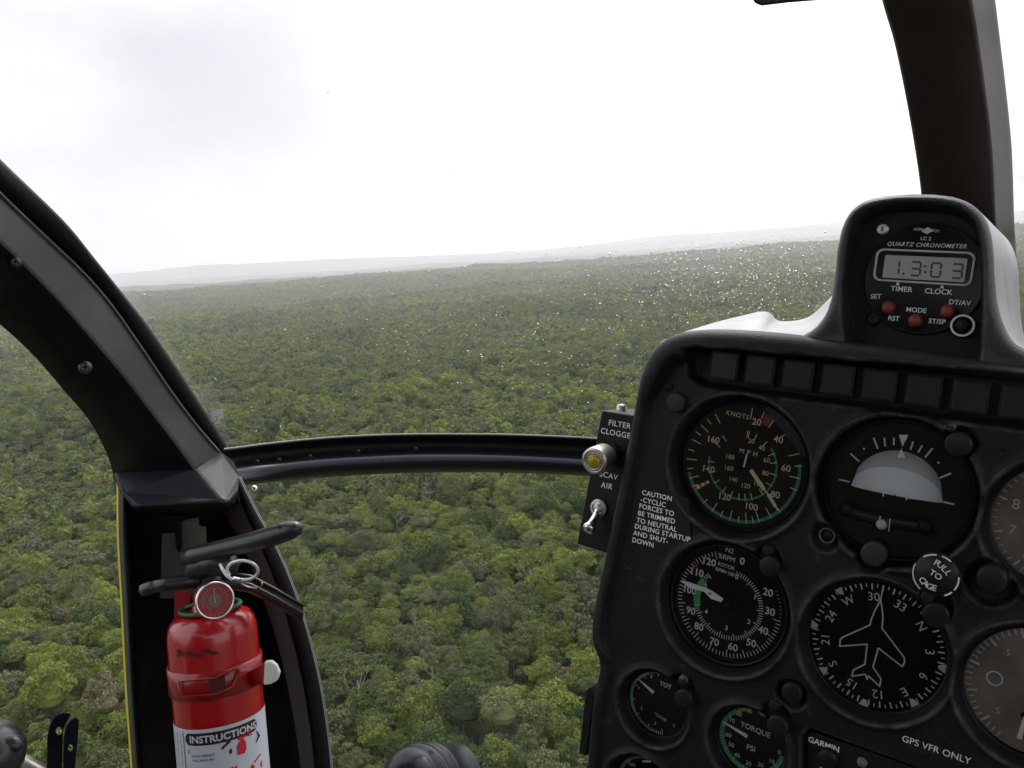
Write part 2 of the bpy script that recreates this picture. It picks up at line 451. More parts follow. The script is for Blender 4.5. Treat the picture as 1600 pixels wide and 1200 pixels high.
# ---- left door post: profile lines door edge, ridge, groove, glass edge
st = [  # (door edge), (ridge), (groove), (glass edge), depth
    ((-420, 330), (-330, 120), (-270, 40), (-250, -20), .42),
    ((-150, 410), (-110, 268), (-90, 205), (-80, 165), .49),
    ((-60, 462), (-40, 342), (-15, 290), (0, 248), .53),
    ((0, 507), (30, 408), (68, 370), (98, 343), .57),
    ((52, 555), (90, 470), (125, 424), (150, 406), .60),
    ((100, 610), (140, 527), (170, 475), (191, 457), .63),
    ((138, 655), (187, 582), (217, 541), (234, 512), .66),
    ((163, 700), (232, 640), (263, 609), (279, 578), .69),
    ((174, 730), (275, 696), (304, 664), (320, 641), .715),
    ((177, 748), (303, 735), (342, 708), (356, 696), .73)]
def spl(idx, n=6):
    return crom([Vector((*s[idx], s[4])) for s in st], n)
l0, l1, l2, l3 = spl(0), spl(1), spl(2), spl(3)
rows = []
for a, b, c, e in zip(l0, l1, l2, l3):
    m1 = a.lerp(b, .5)
    rows.append([L(a.x + 5, a.y + 3, a.z + .055), L(a.x, a.y, a.z + .022), L(m1.x, m1.y, m1.z + .004),
                 L(b.x - 7, b.y + 5, b.z - .001), L(b.x, b.y, b.z - .003), L(b.x + 6, b.y - 4, b.z),
                 L(b.x * .25 + c.x * .75, b.y * .25 + c.y * .75, c.z + .012), L(c.x, c.y, c.z + .016),
                 L(c.x + 1.5, c.y - 1, c.z + .030), L(c.x + 5, c.y - 3, c.z + .020),
                 L(e.x - 4, e.y + 2, e.z + .022), L(e.x, e.y, e.z + .028), L(e.x - 3, e.y + 3, e.z + .075)])
mb = MB()
cm = [M_RUBBER, M_POSTDARK, M_POSTDARK, M_POSTDARK, M_POST, M_POST, M_POST, M_RUBBER, M_RUBBER, M_RUBBER, M_RUBBER, M_RUBBER, M_RUBBER]
mb.grid(rows, cm, closed=True)
dp = mb.build('door_post', air)
tag(dp, 'black and grey curved door post left of the windscreen')
# thin bright bead at the groove
mb = MB(); mb.tube([L(c.x + 1, c.y - 2, c.z + .0155) for c in l2[6:]], .0011, M_POST, 6)
mb.build('trim_bead', dp)
# foot of the post: the blunt ledge above the extinguisher
mb = MB()
fA, fB, fC, fD, fE, fG = (305, 734, .722), (345, 706, .752), (373, 744, .762), (372, 767, .757), (357, 786, .712), (212, 792, .697)
fI, fJ, fB2 = (177, 738, .742), (190, 768, .712), (366, 722, .76)
U1, U2, U3 = (204, 808, .87), (352, 806, .87), (372, 790, .84)
fv = [L(*q) for q in (fA, fB, fB2, fC, fD, fE, fG, fJ, fI, U1, U2, U3, (180, 765, .80), (188, 800, .86))]
mb.add(fv, [(0, 1, 2, 3, 4, 5)], M_POST)
mb.add(fv, [(8, 0, 5, 6, 7)], M_FOOT); mb.add(fv, [(6, 5, 10, 9), (5, 4, 11, 10), (8, 7, 12), (7, 6, 9, 13, 12)], M_FOOT)
fo_ = mb.build('post_foot', dp)
import bmesh
bmm = bmesh.new(); bmm.from_mesh(fo_.data); bmesh.ops.remove_doubles(bmm, verts=bmm.verts, dist=1e-5); bmesh.ops.recalc_face_normals(bmm, faces=bmm.faces); bmm.to_mesh(fo_.data); bmm.free()
bevel(fo_, .0035, 4, 12)
# countersunk screws on the post
def screw_at(parent, px, py, d, r, m=M_DSTEEL, name='screw', toward=None):
    c = L(px, py, d); mbx = MB()
    dirn = (PMI @ CAMM.translation - c).normalized() if toward is None else toward
    X = Matrix.Translation(c) @ dirn.to_track_quat('Z', 'Y').to_matrix().to_4x4()
    mbx.lathe([(r, -.002), (r, 0), (r * .85, r * .25), (r * .5, r * .42), (r * .18, r * .38), (0.0001, r * .2)], m, seg=20)
    mbx.box((0, 0, r * .42), (r * .5, r * .08, r * .02), M_BLACK); mbx.box((0, 0, r * .425), (r * .08, r * .5, r * .02), M_BLACK)
    o = mbx.build(name, parent); o.matrix_local = X; return o
screw_at(dp, 133, 574, .628, .0050, M_DSTEEL)
screw_at(dp, 24, 410, .565, .0040, M_DSTEEL)

# ---- lower door pillar with the recess that carries the extinguisher
ypts = [745, 800, 850, 920, 1000, 1090, 1200, 1330]
Ox = [375, 402, 430, 460, 485, 505, 519, 526]; Rx = [364, 385, 408, 436, 460, 480, 494, 500]; Gx = [350, 352, 378, 405, 432, 453, 470, 478]
Yx = [182, 182, 183, 187, 191, 196, 204, 214]
rows = []
keys = [Vector((y, o, r)) for y, o, r in zip(ypts, Ox, Rx)]; k2 = [Vector((y, g, yx)) for y, g, yx in zip(ypts, Gx, Yx)]
for a, b in zip(crom(keys, 5), crom(k2, 5)):
    y, o, r_ = a; _, g, yx = b
    rows.append([L(yx + 1, y, .80), L(yx, y, .745), L(yx + 3, y, .742), L(yx + 8, y, .742), L(yx + 11, y, .735), L(yx + 17, y, .745), L(yx + 20, y, .86),
                 L((yx + g) / 2, y, .875), L(g - 14, y, .87), L(g, y, .835), L(r_ - 3, y, .806), L(r_, y, .79), L(r_ + 3, y, .786), L(o - 2, y, .79), L(o, y, .795), L(o, y, .84)])
mb = MB()
mb.grid(rows, [M_YELLOW, M_YELLOW, M_OLIVE, M_OLIVE, M_POSTDARK, M_POSTDARK, M_DARKTRIM, M_DARKTRIM, M_DARKTRIM, M_GREYTRIM, M_RUBBER, M_RUBBER, M_RUBBER, M_LIGHTSEAL, M_RUBBER])
pil = mb.build('lower_pillar', air)
tag(pil, 'deep black lower pillar with a thin yellow outer edge')
mb = MB(); oc = crom(keys, 5)
mb.tube([L(a[1] + .5, a[0], .7935) for a in oc], .0007, M_LIGHTSEAL, 6); mb.build('window_seal', pil)

# ---- curved sill between windscreen and chin window
top = [(340, 702), (363, 700), (417, 693), (495, 685), (573, 680), (650, 678), (727, 678), (805, 679), (921, 684), (1040, 694), (1160, 708), (1290, 726)]
hi = [(345, 733), (371, 731), (420, 724), (495, 716), (573, 711), (650, 708), (727, 708), (805, 710), (914, 716), (1040, 728), (1160, 742), (1290, 760)]
bot = [(350, 762), (390, 756), (430, 752), (495, 746), (573, 741), (650, 738), (727, 737), (805, 738), (914, 743), (1040, 753), (1160, 767), (1290, 785)]
rows = []; trow = []
T, H, B = [crom([Vector(p) for p in q], 5) for q in (top, hi, bot)]
nT = len(T)
sill_d = lambda s: .80 + .22 * math.sin(min(1, s * 1.15) * math.pi / 2)
for i in range(nT):
    s = i / (nT - 1); d = sill_d(s) if s > .04 else .80
    t, h, b = T[i], H[i], B[i]
    rows.append([L(t.x, t.y, d + .035), L(t.x, t.y, d), L(t.x, t.y + 2, d - .004), L(t.x, t.y + 5, d - .001), L(t.x, t.y * .7 + h.y * .3, d + .012),
                 L(t.x, t.y * .3 + h.y * .7, d + .014), L(t.x, h.y - 3, d + .002), L(h.x, h.y, d - .006), L(h.x, h.y * .75 + b.y * .25, d - .013),
                 L(h.x, h.y * .45 + b.y * .55, d - .014), L(b.x, h.y * .2 + b.y * .8, d - .009), L(b.x, b.y - 2, d + .001), L(b.x, b.y, d + .016), L(b.x, b.y + 1, d + .035)])
mb = MB(); mb.grid(rows, [M_RUBBER] * 6 + [M_BAR] * 7)
sl = mb.build('windscreen_sill', air); tag(sl, 'curved black rounded sill below the windscreen')
mb = MB(); mb.tube([r[1] for r in rows], .0008, M_LIGHTSEAL, 6); mb.build('window_seal', sl)
screw_at(air, 397, 764, .80, .0035, M_CHROME)
for x_, y_, d_ in ((402, 722, .835), (436, 719, .855), (485, 714, .875), (560, 706, .90), (650, 702, .93)): screw_at(sl, x_, y_, d_, .0022, M_BLACK)

# ---- centre post of the windscreen
cl = [(1352, -110), (1378, 0), (1397, 65), (1415, 150), (1430, 235), (1439, 300), (1446, 380), (1452, 560)]
cr = [(1540, -110), (1555, 0), (1563, 65), (1573, 150), (1581, 235), (1585, 350), (1588, 400), (1592, 560)]
rows = []
for i, (a, b) in enumerate(zip(crom([Vector(p) for p in cl], 5), crom([Vector(p) for p in cr], 5))):
    s = i / 35; d = .60 + .30 * s
    f = lambda t: a.lerp(b, t)
    pr = [(0, .03), (.0, .008), (.03, -.002), (.35, -.010), (.76, -.004), (.80, .003), (.84, .018), (.97, .045), (1.0, .052), (1.0, .075)]
    rows.append([L(f(t).x, f(t).y, d + dz) for t, dz in pr])
mb = MB(); mb.grid(rows, [M_BROWN] * 5 + [M_GREYTRIM] * 4)
cp = mb.build('centre_post', air); tag(cp, 'broad dark brown post rising behind the clock hood')
# ---- compass mount tip at the top edge of the windscreen
mb = MB(); pts = [(1172, -60), (1174, -4), (1180, 5), (1190, 9), (1232, 4), (1282, 0), (1300, -60)]
va = [L(x, y, .60) for x, y in pts]; vb = [L(x, y, .66) for x, y in pts]; n = len(pts)
mb.add(va + vb, [list(range(n)), list(range(n, 2 * n))[::-1]] + [(i, i + n, (i + 1) % n + n, (i + 1) % n) for i in range(n)], M_RUBBER)
bevel(mb.build('visor_bracket', air), .002, 2)

# ---- glass panes
def coons(bc, tc_, lc, rc, ns, nt_, bulge=0.0, bdir=None):
    """bc,tc_: bottom/top curves of s; lc,rc: left/right curves of t (lists of equal length)"""
    def at(c, t):
        x = t * (len(c) - 1); i = min(int(x), len(c) - 2); return c[i].lerp(c[i + 1], x - i)
    rows = []
    for j in range(nt_ + 1):
        t = j / nt_; row = []
        for i in range(ns + 1):
            s = i / ns
            p = at(bc, s) * (1 - t) + at(tc_, s) * t + at(lc, t) * (1 - s) + at(rc, t) * s \
                - (bc[0] * (1 - s) * (1 - t) + bc[-1] * s * (1 - t) + tc_[0] * (1 - s) * t + tc_[-1] * s * t)
            if bdir: p = p + bdir * (bulge * 16 * s * (1 - s) * t * (1 - t))
            row.append(p)
        rows.append(row)
    return rows
fwd = Vector((0.25, 0.1, -1)).normalized() * -1
fwd = Vector((-0.3, 0.25, -1)).normalized()
left_c = [L(e.x, e.y, e.z + .030) for e in l3][::-1]
bott_c = [left_c[0]] + [r[0] for r in rows[:0]] + [L(T[i].x, T[i].y - 0, sill_d(i / (nT - 1)) + .03) for i in range(6, nT)] + [L(1450, 640, 1.04)]
right_c = [L(1450, 640, 1.04), L(1448, 560, .97), L(1444, 380, .86), L(1434, 300, .80), L(1425, 235, .76), L(1408, 150, .71), L(1390, 65, .66), L(1372, 0, .63), L(1348, -110, .60)]
top_c = [left_c[-1], L(150, -140, .50), L(600, -160, .56), L(1000, -150, .60), right_c[-1]]
WS = coons(bott_c, crom(top_c, 6), left_c, right_c, 40, 30, .05, fwd)
mb = MB(); mb.grid(WS, M_WIND); ws = mb.build('windscreen', air); tag(ws, 'large clear windscreen speckled with rain')
rp = [[L(1545, -110, .68), L(1700, -110, .62), L(1850, -110, .55)], [L(1570, 200, .82), L(1720, 200, .75), L(1880, 200, .66)], [L(1580, 400, .93), L(1740, 400, .85), L(1900, 400, .74)], [L(1585, 620, .97), L(1760, 620, .9), L(1920, 620, .8)]]
mb = MB(); mb.grid(rp, M_WIND); mb.build('right_windscreen', air)
cb = [L(a[1], a[0], .80) for a in oc][::-1]
chin_r = [L(960, 1330, .95), L(960, 1100, 1.0), L(960, 900, 1.02), L(960, 745, 1.02)]
chin_t = [cb[-1]] + [L(B[i].x, B[i].y, sill_d(i / (nT - 1)) + .02) for i in range(8, 42, 3)] + [chin_r[-1]]
chin_b = [cb[0], L(650, 1340, .88), L(800, 1340, .92), chin_r[0]]
mb = MB(); mb.grid(coons(chin_b, chin_t, cb, chin_r, 24, 18, .05, Vector((-.2, -.4, -1)).normalized()), M_WIND); mb.build('chin_window', air)
dl = [L(-420, 1330, .55), L(-420, 330, .50)]
dr = [L(214, 1330, .78), L(187, 920, .76), L(183, 800, .75), L(177, 740, .745), L(140, 658, .70), L(52, 555, .63), L(-60, 462, .56), L(-420, 300, .45)]
mb = MB(); mb.grid(coons([dl[0], dr[0]], [dl[1], dr[-1]], dl, dr, 14, 14), M_WIND); mb.build('door_window', air)

# ---- the rest of the cabin, round and behind the camera
cu, cv, cw = (PMI @ CAMM.translation)
mb = MB(); mb.box((cu, cv + .46, cw + .35), (.68, .02, .75), M_HEAD); bevel(mb.build('roof_panel', air), .01)
mb = MB(); zb = cw + 1.12; cs = .02; glint_holes = ((-.40, -.33, .05, .022), (-.37, -.29, .035, .012), (-.62, -.33, .028, .03), (-.60, -.20, .018, .05), (-.40, -.20, .02, .035))  # unseen small holes, added for skylight glints in the airspeed glass
nx_, ny_ = int(1.44 / cs), int(.96 / cs); pts_b = [(cu - .72 + i * cs, cv - .81 + j * cs, zb) for j in range(ny_ + 1) for i in range(nx_ + 1)]  # bulkhead top kept low, a made-up gap that lets sky light the panel
fb = []
for j in range(ny_):
    for i in range(nx_):
        x, y = cu - .72 + (i + .5) * cs, cv - .81 + (j + .5) * cs
        if any(abs(x - a) < w and abs(y - b) < h for a, b, w, h in glint_holes): continue
        fb.append((j * (nx_ + 1) + i, j * (nx_ + 1) + i + 1, (j + 1) * (nx_ + 1) + i + 1, (j + 1) * (nx_ + 1) + i))
mb.add(pts_b, fb, M_DARKTRIM); o = mb.build('rear_bulkhead', air); sm_ = o.modifiers.new('thickness', 'SOLIDIFY'); sm_.thickness = .02
mb = MB(); mb.box((cu, cv - .80, cw + .35), (.68, .02, .75), M_DARKTRIM); bevel(mb.build('cabin_floor', air), .01)
for sx in (-1, 1):
    mb = MB(); mb.box((cu + sx * .69, cv - .60, cw + .55), (.015, .20, .5), M_DARKTRIM); mb.box((cu + sx * .69, cv + .05, cw + .95), (.016, .44, .03), M_DARKTRIM)
    bevel(mb.build('cabin_door', air), .006)
mb = MB(); mb.box((cu + .1, cv - .55, cw + .75), (.5, .12, .25), M_SEAT); mb.box((cu + .1, cv - .2, cw + .97), (.5, .35, .06), M_SEAT)
bevel(mb.build('rear_bench', air), .03, 4)
for sx in (-.36, .36):
    mb = MB(); sm__ = M_TAG if sx > 0 else M_SEAT; mb.box((cu + sx, cv - .50, cw + .12), (.22, .05, .22), sm__); mb.box((cu + sx, cv - .26, cw + .38), (.22, .30, .04), sm__)
    bevel(mb.build('front_seat', air), .03, 4)

# ---- sticker on the glass
mb = MB(); mb.poly([L(309, 606, .765), L(328, 597, .775), L(359, 655, .775), L(342, 668, .765)], M_FILM)
stk = mb.build('window_sticker', air); tag(stk, 'small clear film sticker with white smudges')
mb = MB()
for (x, y, w, h) in ((334, 648, 10, 8), (343, 644, 9, 7), (333, 657, 9, 6), (344, 653, 9, 6), (339, 662, 9, 4)):
    mb.poly([L(x - w / 2, y - h / 2, .764), L(x + w / 2, y - h / 2 - 3, .764), L(x + w / 2 + 1, y + h / 2 - 3, .764), L(x - w / 2 + 1, y + h / 2, .764)], M_WHITE)
for k in range(4):
    mb.poly([L(346 + 3 * k, 676 + k, .768), L(347 + 3 * k, 676 + k, .768), L(356 + 3 * k, 694, .768), L(355 + 3 * k, 694, .768)], M_GREYW)
mb.build('smudge', stk)

# ================================================================== instrument panel
pan = empty('instrument_panel', PM, 'black moulded helicopter instrument panel full of round gauges in front of the windscreen', 'instrument panel')
RW = -.0115                                # floor of the gauge recesses
GA = {  # centre px, dial radius px, lip radius px
 'asi': (1160, 727, 94, 115), 'ai': (1402, 765, 102, 122), 'rpm': (1138, 944, 86, 108), 'dg': (1369, 1008, 101, 116),
 'tot': (1030, 1097, 53, 62), 'tq': (1176, 1156, 57, 66), 'vsi': (1620, 1080, 103, 118), 'alt': (1660, 822, 100, 116), 'fuel': (1010, 1228, 52, 62), 'gs': (1430, 1300, 40, 50)}
del GA['gs']
GL = {k: (UV(x, y, RW), MPP(x, y)) for k, (x, y, a, b) in GA.items()}
outl_px = [(905, 1345), (909, 1260), (915, 1180), (922, 1100), (933, 1048), (928, 1022), (922, 998), (924, 960), (937, 900), (949, 840), (961, 780), (973, 720), (984, 665), (990, 630),
           (998, 592), (1007, 566), (1020, 545), (1038, 529), (1062, 519), (1090, 515), (1130, 514), (1200, 518), (1290, 528), (1400, 542), (1500, 556), (1600, 571), (1760, 597), (1760, 1345)]
outl = [UV(x, y, .005) for x, y in outl_px]
outl = crom([Vector(p) for p in outl[:-2]], 3) + [Vector(outl[-2]), Vector(outl[-1])]
outl = [tuple(p) for p in outl]
vrim = UV(928, 1030, 0).y
ANP = [UV(1076, 545, -.006), UV(1076, 590, -.006), UV(1100, 606, -.006), UV(1790, 700, -.006), UV(1790, 600, -.006), UV(1100, 541, -.006)]
ANP = [tuple(p) for p in ANP]
GPSP = [tuple(UV(x, y, -.006)) for x, y in ((1254, 1345), (1254, 1145), (1266, 1130), (1700, 1290), (1700, 1345))]
SMALL = [(1291, 838, 27), (1364, 867, 30), (1549, 908, 42), (1066, 1075, 27), (1213, 1118, 27), (1238, 1083, 27), (1200, 874, 26), (1462, 945, 30), (1497, 690, 30)]
def hpanel(X, Y, d):
    tw = sst((Y - UV(1000, 640, 0).y) / .030)
    rimw = .006 + .006 * tw; rimh = .006 + .005 * tw; fall = .005 + .004 * tw
    q = np.clip(d / rimw, 0, 1)
    h = rimh * np.sqrt(np.clip(1 - (1 - q) ** 2, 0, 1)) - rimh * sst((d - rimw) / fall)
    low = sst((Y - vrim) / .012)
    h = h * (0.35 + .65 * low)
    # soft rolled lips and recesses
    for k, (c, mpp) in GL.items():
        Rl = GA[k][3] * mpp
        rho = np.hypot(X - c.x, Y - c.y)
        h = h + .0022 * np.exp(-((rho - Rl) / .0022) ** 2)
    rec = np.zeros_like(h)
    for k, (c, mpp) in GL.items():
        Rl = GA[k][3] * mpp
        rho = np.hypot(X - c.x, Y - c.y)
        rec = np.minimum(rec, -.0135 * sst((Rl + .0005 - rho) / .0075))
    for x, y, r in SMALL:
        c = UV(x, y, -.003); rr = r * MPP(x, y)
        rec = np.minimum(rec, -.005 * sst((rr - np.hypot(X - c.x, Y - c.y)) / .005))
    da, _, _ = seg_dist(X, Y, ANP)
    rec = np.minimum(rec, -.0125 * sst(da / .004))
    dg_, _, _ = seg_dist(X, Y, GPSP)
    rec = np.minimum(rec, -.012 * sst(dg_ / .003))
    h = np.where(rec < -.0004, np.minimum(h, h * np.exp(rec / .003)) + rec, h)
    return h
hs = relief('panel_shell', outl, hpanel, M_LEATHER, pan, back=.055, step=.0012, flare=.0)

# glareshield top that climbs away behind the rim
def LZ(px, py, w):
    u = UV(px, py, w); return Vector((u.x, u.y, w))
fr = [(1030, 536), (1062, 523), (1100, 519), (1150, 519), (1200, 522), (1250, 528), (1300, 534)]
mid = [(1034, 532), (1066, 519), (1108, 511), (1160, 502), (1204, 503), (1248, 512), (1300, 510)]
bk = [(1040, 530), (1074, 516), (1124, 501), (1180, 488), (1211, 490), (1252, 499), (1310, 452)]
bk = [(1040, 530), (1074, 517), (1120, 503), (1160, 493), (1188, 487), (1203, 489), (1214, 500), (1232, 502), (1256, 498), (1275, 487), (1310, 452)]
fr = [(1030, 536), (1062, 523), (1100, 519), (1130, 519), (1160, 520), (1180, 521), (1195, 522), (1220, 524), (1245, 526), (1270, 530), (1310, 536)]
rows = []
F_, B_ = crom([Vector(p) for p in fr], 4), crom([Vector(p) for p in bk], 4)
for t in (0, .15, .3, .45, .6, .75, .88, 1.0):
    row = []
    for a, b in zip(F_, B_):
        e = math.sin(t * math.pi / 2) ** 1.2
        q = a.lerp(b, e); row.append(LZ(q.x, q.y, -.002 - .10 * t))
    rows.append(row)
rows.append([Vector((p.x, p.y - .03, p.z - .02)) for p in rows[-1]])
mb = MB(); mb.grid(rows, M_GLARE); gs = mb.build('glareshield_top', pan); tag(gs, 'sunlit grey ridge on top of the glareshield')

# clock hood
HW = -.004
ho_px = [(1236, 548), (1240, 531), (1256, 521), (1274, 508), (1288, 488), (1297, 460), (1302, 425), (1305, 392), (1312, 358), (1325, 331), (1347, 313), (1380, 304), (1430, 301), (1475, 303), (1508, 312), (1532, 330),
         (1545, 355), (1551, 390), (1553, 430), (1557, 470), (1568, 508), (1588, 538), (1640, 566), (1640, 600)]
ho = [tuple(p) for p in crom([Vector(UV(x, y, HW + .006)) for x, y in ho_px], 3)]
op_px = [(1326, 560), (1319, 520), (1316, 470), (1317, 425), (1322, 385), (1333, 348), (1356, 326), (1400, 316), (1450, 315), (1495, 321), (1522, 338), (1536, 370), (1541, 410), (1541, 460), (1539, 510), (1533, 575)]
op = [tuple(p) for p in crom([Vector(UV(x, y, HW)) for x, y in op_px], 3)]
def hhood(X, Y, d):
    q = np.clip(d / .006, 0, 1)
    h = .008 * np.sqrt(np.clip(1 - (1 - q) ** 2, 0, 1)) - .002 * sst((d - .006) / .01)
    di, _, _ = seg_dist(X, Y, op)
    return h - .022 * sst(di / .0045)
hd = relief('clock_hood', ho, hhood, M_HOOD, pan, back=.13, step=.0012, wofs=HW, flare=.006, side=M_GLARE)  # side walls take the paler vinyl, their sunlit sheen painted in
tag(hd, 'rounded black hood arching over the clock')

# annunciator lights
u0 = UV(1111, 570, -.008); u7 = UV(1562, 626, -.008); pitch = (u7.x - u0.x) / 7
vt = UV(1134, 549, -.008).y; vb_ = UV(1131, 594, -.008).y
for i in range(10):
    mb = MB(); w = pitch * .80; x0 = u0.x + i * pitch; h = vt - vb_
    mb.box((0, 0, 0), (w / 2, h / 2, .003), M_BEZEL); mb.box((0, 0, .0008), (w / 2 - .0012, h / 2 - .0012, .003), M_ANN)
    o = bevel(mb.build('annunciator_light', pan), .0004, 2); o.matrix_local = Matrix.Translation((x0 + w / 2, (vt + vb_) / 2, -.0095))

# placard text on the panel face
def placard(lines, m=M_WHITE, cap=.0034, w=.0013, slope=0, name='placard', parent=None, bold=.012, bg=None, align='LEFT', sp=1.05):
    mb = MB()
    if bg:
        q = [UV(x, y, w - .0003) for x, y in bg]
        mb.poly([(a.x, a.y, w - .0003) for a in q], M_BLACK)
    for txt, px, py in lines:
        c = UV(px, py, w)
        mb.text(txt, cap / .70, m, lambda x, y, c=c: (c.x + x, c.y + y, w), bold=bold, spacing=sp, align=align)
    return mb.build(name, parent or pan)
o = placard([("CAUTION", 1003, 769), ("-CYCLIC", 1001, 780), ("FORCES TO", 998.5, 790), ("BE TRIMMED", 996.5, 801), ("TO NEUTRAL", 994.5, 812), ("DURING STARTUP", 991.5, 821.5), ("AND SHUT-", 989.5, 832), ("DOWN", 987.5, 843)],
        cap=.0033, bg=[(1001, 759), (1075, 778), (1080, 838), (984, 852)])
tag(o, 'white lettered caution placard')
o = placard([("GPS VFR ONLY", 1462, 1171)], M_GREYW, cap=.0037, align='CENTER', bg=[(1411, 1147), (1512, 1180), (1510, 1200), (1408, 1168)], sp=1.0, bold=0.0)
tag(o, 'dim lettered strip below the compass dial')

# post lights, caps, screws
def capobj(name, px, py, rpx, w, m, h=.006, ring=None, parent=None):
    c = UV(px, py, w + h); r = rpx * MPP(px, py)
    mb = MB(); mb.lathe([(r * .98, -w * 0 - .012), (r, h * .75), (r * .93, h * .95), (r * .8, h), (.0001, h)], m, seg=28)
    if ring: mb.lathe([(r * .72, h + .0002), (r * .98, h * .99 + .0003), (r * 1.05, h * .8)], ring, seg=32)
    o = mb.build(name, parent or pan); o.matrix_local = Matrix.Translation((c.x, c.y, w)); return o
for (x, y, r, m) in ((1054, 629, 16, M_CAPG), (1364, 867, 19, M_CAPG), (1236, 1084, 16, M_CAP)):
    capobj('post_light', x, y, r, -.002, m)
for (x, y, r, m, w) in ((1485, 667, 9, M_DSTEEL, -.002), (1199, 861, 9, M_RSCREW, 0), (1449, 933, 10, M_RSCREW, 0), (1067, 1063, 8, M_DSTEEL, 0), (1209, 1103, 9, M_RSCREW, 0), (1042, 604, 8, M_BLACK, 0)):
    c = UV(x, y, w + .002); rr = r * MPP(x, y); mb = MB()
    mb.lathe([(rr, -.006), (rr, .0012), (rr * .7, .002), (.0001, .002)], m, seg=20); mb.box((0, 0, .0021), (rr * .6, rr * .12, .0002), M_BLACK)
    o = mb.build('screw', pan); o.matrix_local = Matrix.Translation((c.x, c.y, w))
for (x, y, r) in ((1242, 655, 5), (1568, 707, 6)):
    c = UV(x, y, 0); rr = r * MPP(x, y); mb = MB(); mb.lathe([(rr * 1.25, .0001), (rr, .0007), (rr * .9, .0003), (.0001, .0002)], M_BLACK, seg=18)
    o = mb.build('screw_hole', pan); o.matrix_local = Matrix.Translation((c.x, c.y, 0))
c = UV(1291, 838, 0); mb = MB(); rr = 13 * MPP(1291, 838)
mb.lathe([(rr, -.006), (rr, .001), (rr * .9, .0018), (rr * .72, .001), (rr * .7, -.002)], M_DSTEEL, seg=28); mb.lathe([(rr * .7, -.001), (rr * .5, .0), (.0001, .0004)], M_BLACK, seg=24)
o = mb.build('ring_nut', pan); o.matrix_local = Matrix.Translation((c.x, c.y, -.003))

# ================================================================== gauges
class Gauge:
    def __init__(s, key, name, label, dial=M_DIAL, w=None, group=None, cat='gauge', rdial=1.06):
        x, y, a, b = GA[key]; c, s.mpp = GL[key]; s.c = c; s.w = RW if w is None else w
        s.R = a * s.mpp; s.Rl = b * s.mpp
        s.o = empty(name, TP(c.x, c.y, s.w), label, cat, group)
        mb = MB(); ro = s.Rl - .0045; ri = s.R * rdial
        mb.lathe([(ro, -.003), (ro, .0028), (ro - .0008, .0036), (ri + .001, .0034), (ri, .0022), (ri, -.003)], M_BEZEL, seg=64)
        mb.build('bezel', s.o)
        mb = MB(); mb.lathe([(ri + .0005, -.006), (ri + .0005, .0004), (.0001, .0004)], dial, seg=64, smooth=False); s.dial = mb.build('dial', s.o)
        s.z = .0008
        s.ri = ri
    def p(s, px, py, z=None):
        z = s.z if z is None else z
        u = UV(px, py, s.w + z); return Vector((u.x - s.c.x, u.y - s.c.y, z))
    def glass(s, z=.0030):
        mb = MB(); mb.disc(s.ri + .0002, z, M_GGLASS, seg=56); return mb.build('glass', s.o)
    def nums(s, mb, lst, cap, m, ox, oy, sc, bold=0.0, rot=None, sp=1.0):
        for it in lst:
            txt, x, y = it[:3]; q = s.p(ox + x / sc, oy + y / sc)
            a = R(-(it[3] if len(it) > 3 else 0)); ca, sa = math.cos(a), math.sin(a)
            mb.text(txt, cap / .70, m, lambda X, Y, q=q, ca=ca, sa=sa: (q.x + X * ca - Y * sa, q.y + X * sa + Y * ca, s.z), bold=bold, spacing=sp)
def dl_(mb, name, g): return mb.build(name, g.dial)

# ---- airspeed
g = Gauge('asi', 'airspeed_indicator', 'round airspeed gauge marked KNOTS and MPH with cream figures and green arcs', M_DIALBROWN)
Rr = g.R; mb = MB()
mb.arc(Rr * .93, Rr * .985, 78, 252, g.z, M_TEAL); mb.arc(Rr * .565, Rr * .60, 50, 275, g.z, M_TEAL)
dl_(mb, 'green_arc', g)
mb = MB()
for a, b in ((3, 1), (15, 0), (27, 1), (45, 1), (68, 1), (80, 0), (92, 1), (104, 0), (131, 1), (142, 1), (155, 1), (161, 0), (168, 1), (176, 0), (185, 1), (195, 0), (205, 1), (217, 0), (246, 1), (256, 0), (266, 1), (276, 0), (287, 1), (296, 0), (305, 1), (314, 0), (324, 1), (237, 0)):
    mb.tick(a, Rr * (.80 if b else .87), Rr * .985, .00055, g.z + .0001, M_CREAM)
for a in (2, 5, 18, 38, 60, 75, 95, 115, 135, 155, 167, 178, 192, 208, 228, 247, 266, 300, 318):
    mb.tick(a, Rr * .48, Rr * .60, .0005, g.z + .0001, M_CREAM)
g.nums(mb, [("20", 722, 268), ("40", 908, 418), ("60", 972, 662), ("80", 880, 888), ("100", 674, 990), ("120", 446, 905), ("140", 308, 668), ("160", 350, 418)], .0042, M_CREAM, 1050, 610, 5.456, bold=.012)
g.nums(mb, [("20", 676, 432), ("40", 765, 490), ("60", 808, 595), ("80", 797, 705), ("100", 733, 795), ("120", 626, 812), ("140", 522, 758), ("160", 483, 662), ("180", 493, 565)], .0030, M_CREAM, 1050, 610, 5.456)
g.nums(mb, [("KNOTS", 558, 208, 4), ("M P H", 652, 528, 2)], .0031, M_CREAM, 1050, 610, 5.456, sp=1.1)
dl_(mb, 'cream_markings', g)
mb = MB(); mb.arc(Rr * .80, Rr * .975, 17, 27, g.z, M_RED); dl_(mb, 'red_band', g); mb = MB()
for k in range(6): mb.arc(Rr * (.66 + .05 * k), Rr * (.71 + .05 * k), 232, 236, g.z + .0001, M_ORANGE if k % 2 else M_CREAM)
dl_(mb, 'striped_band', g)
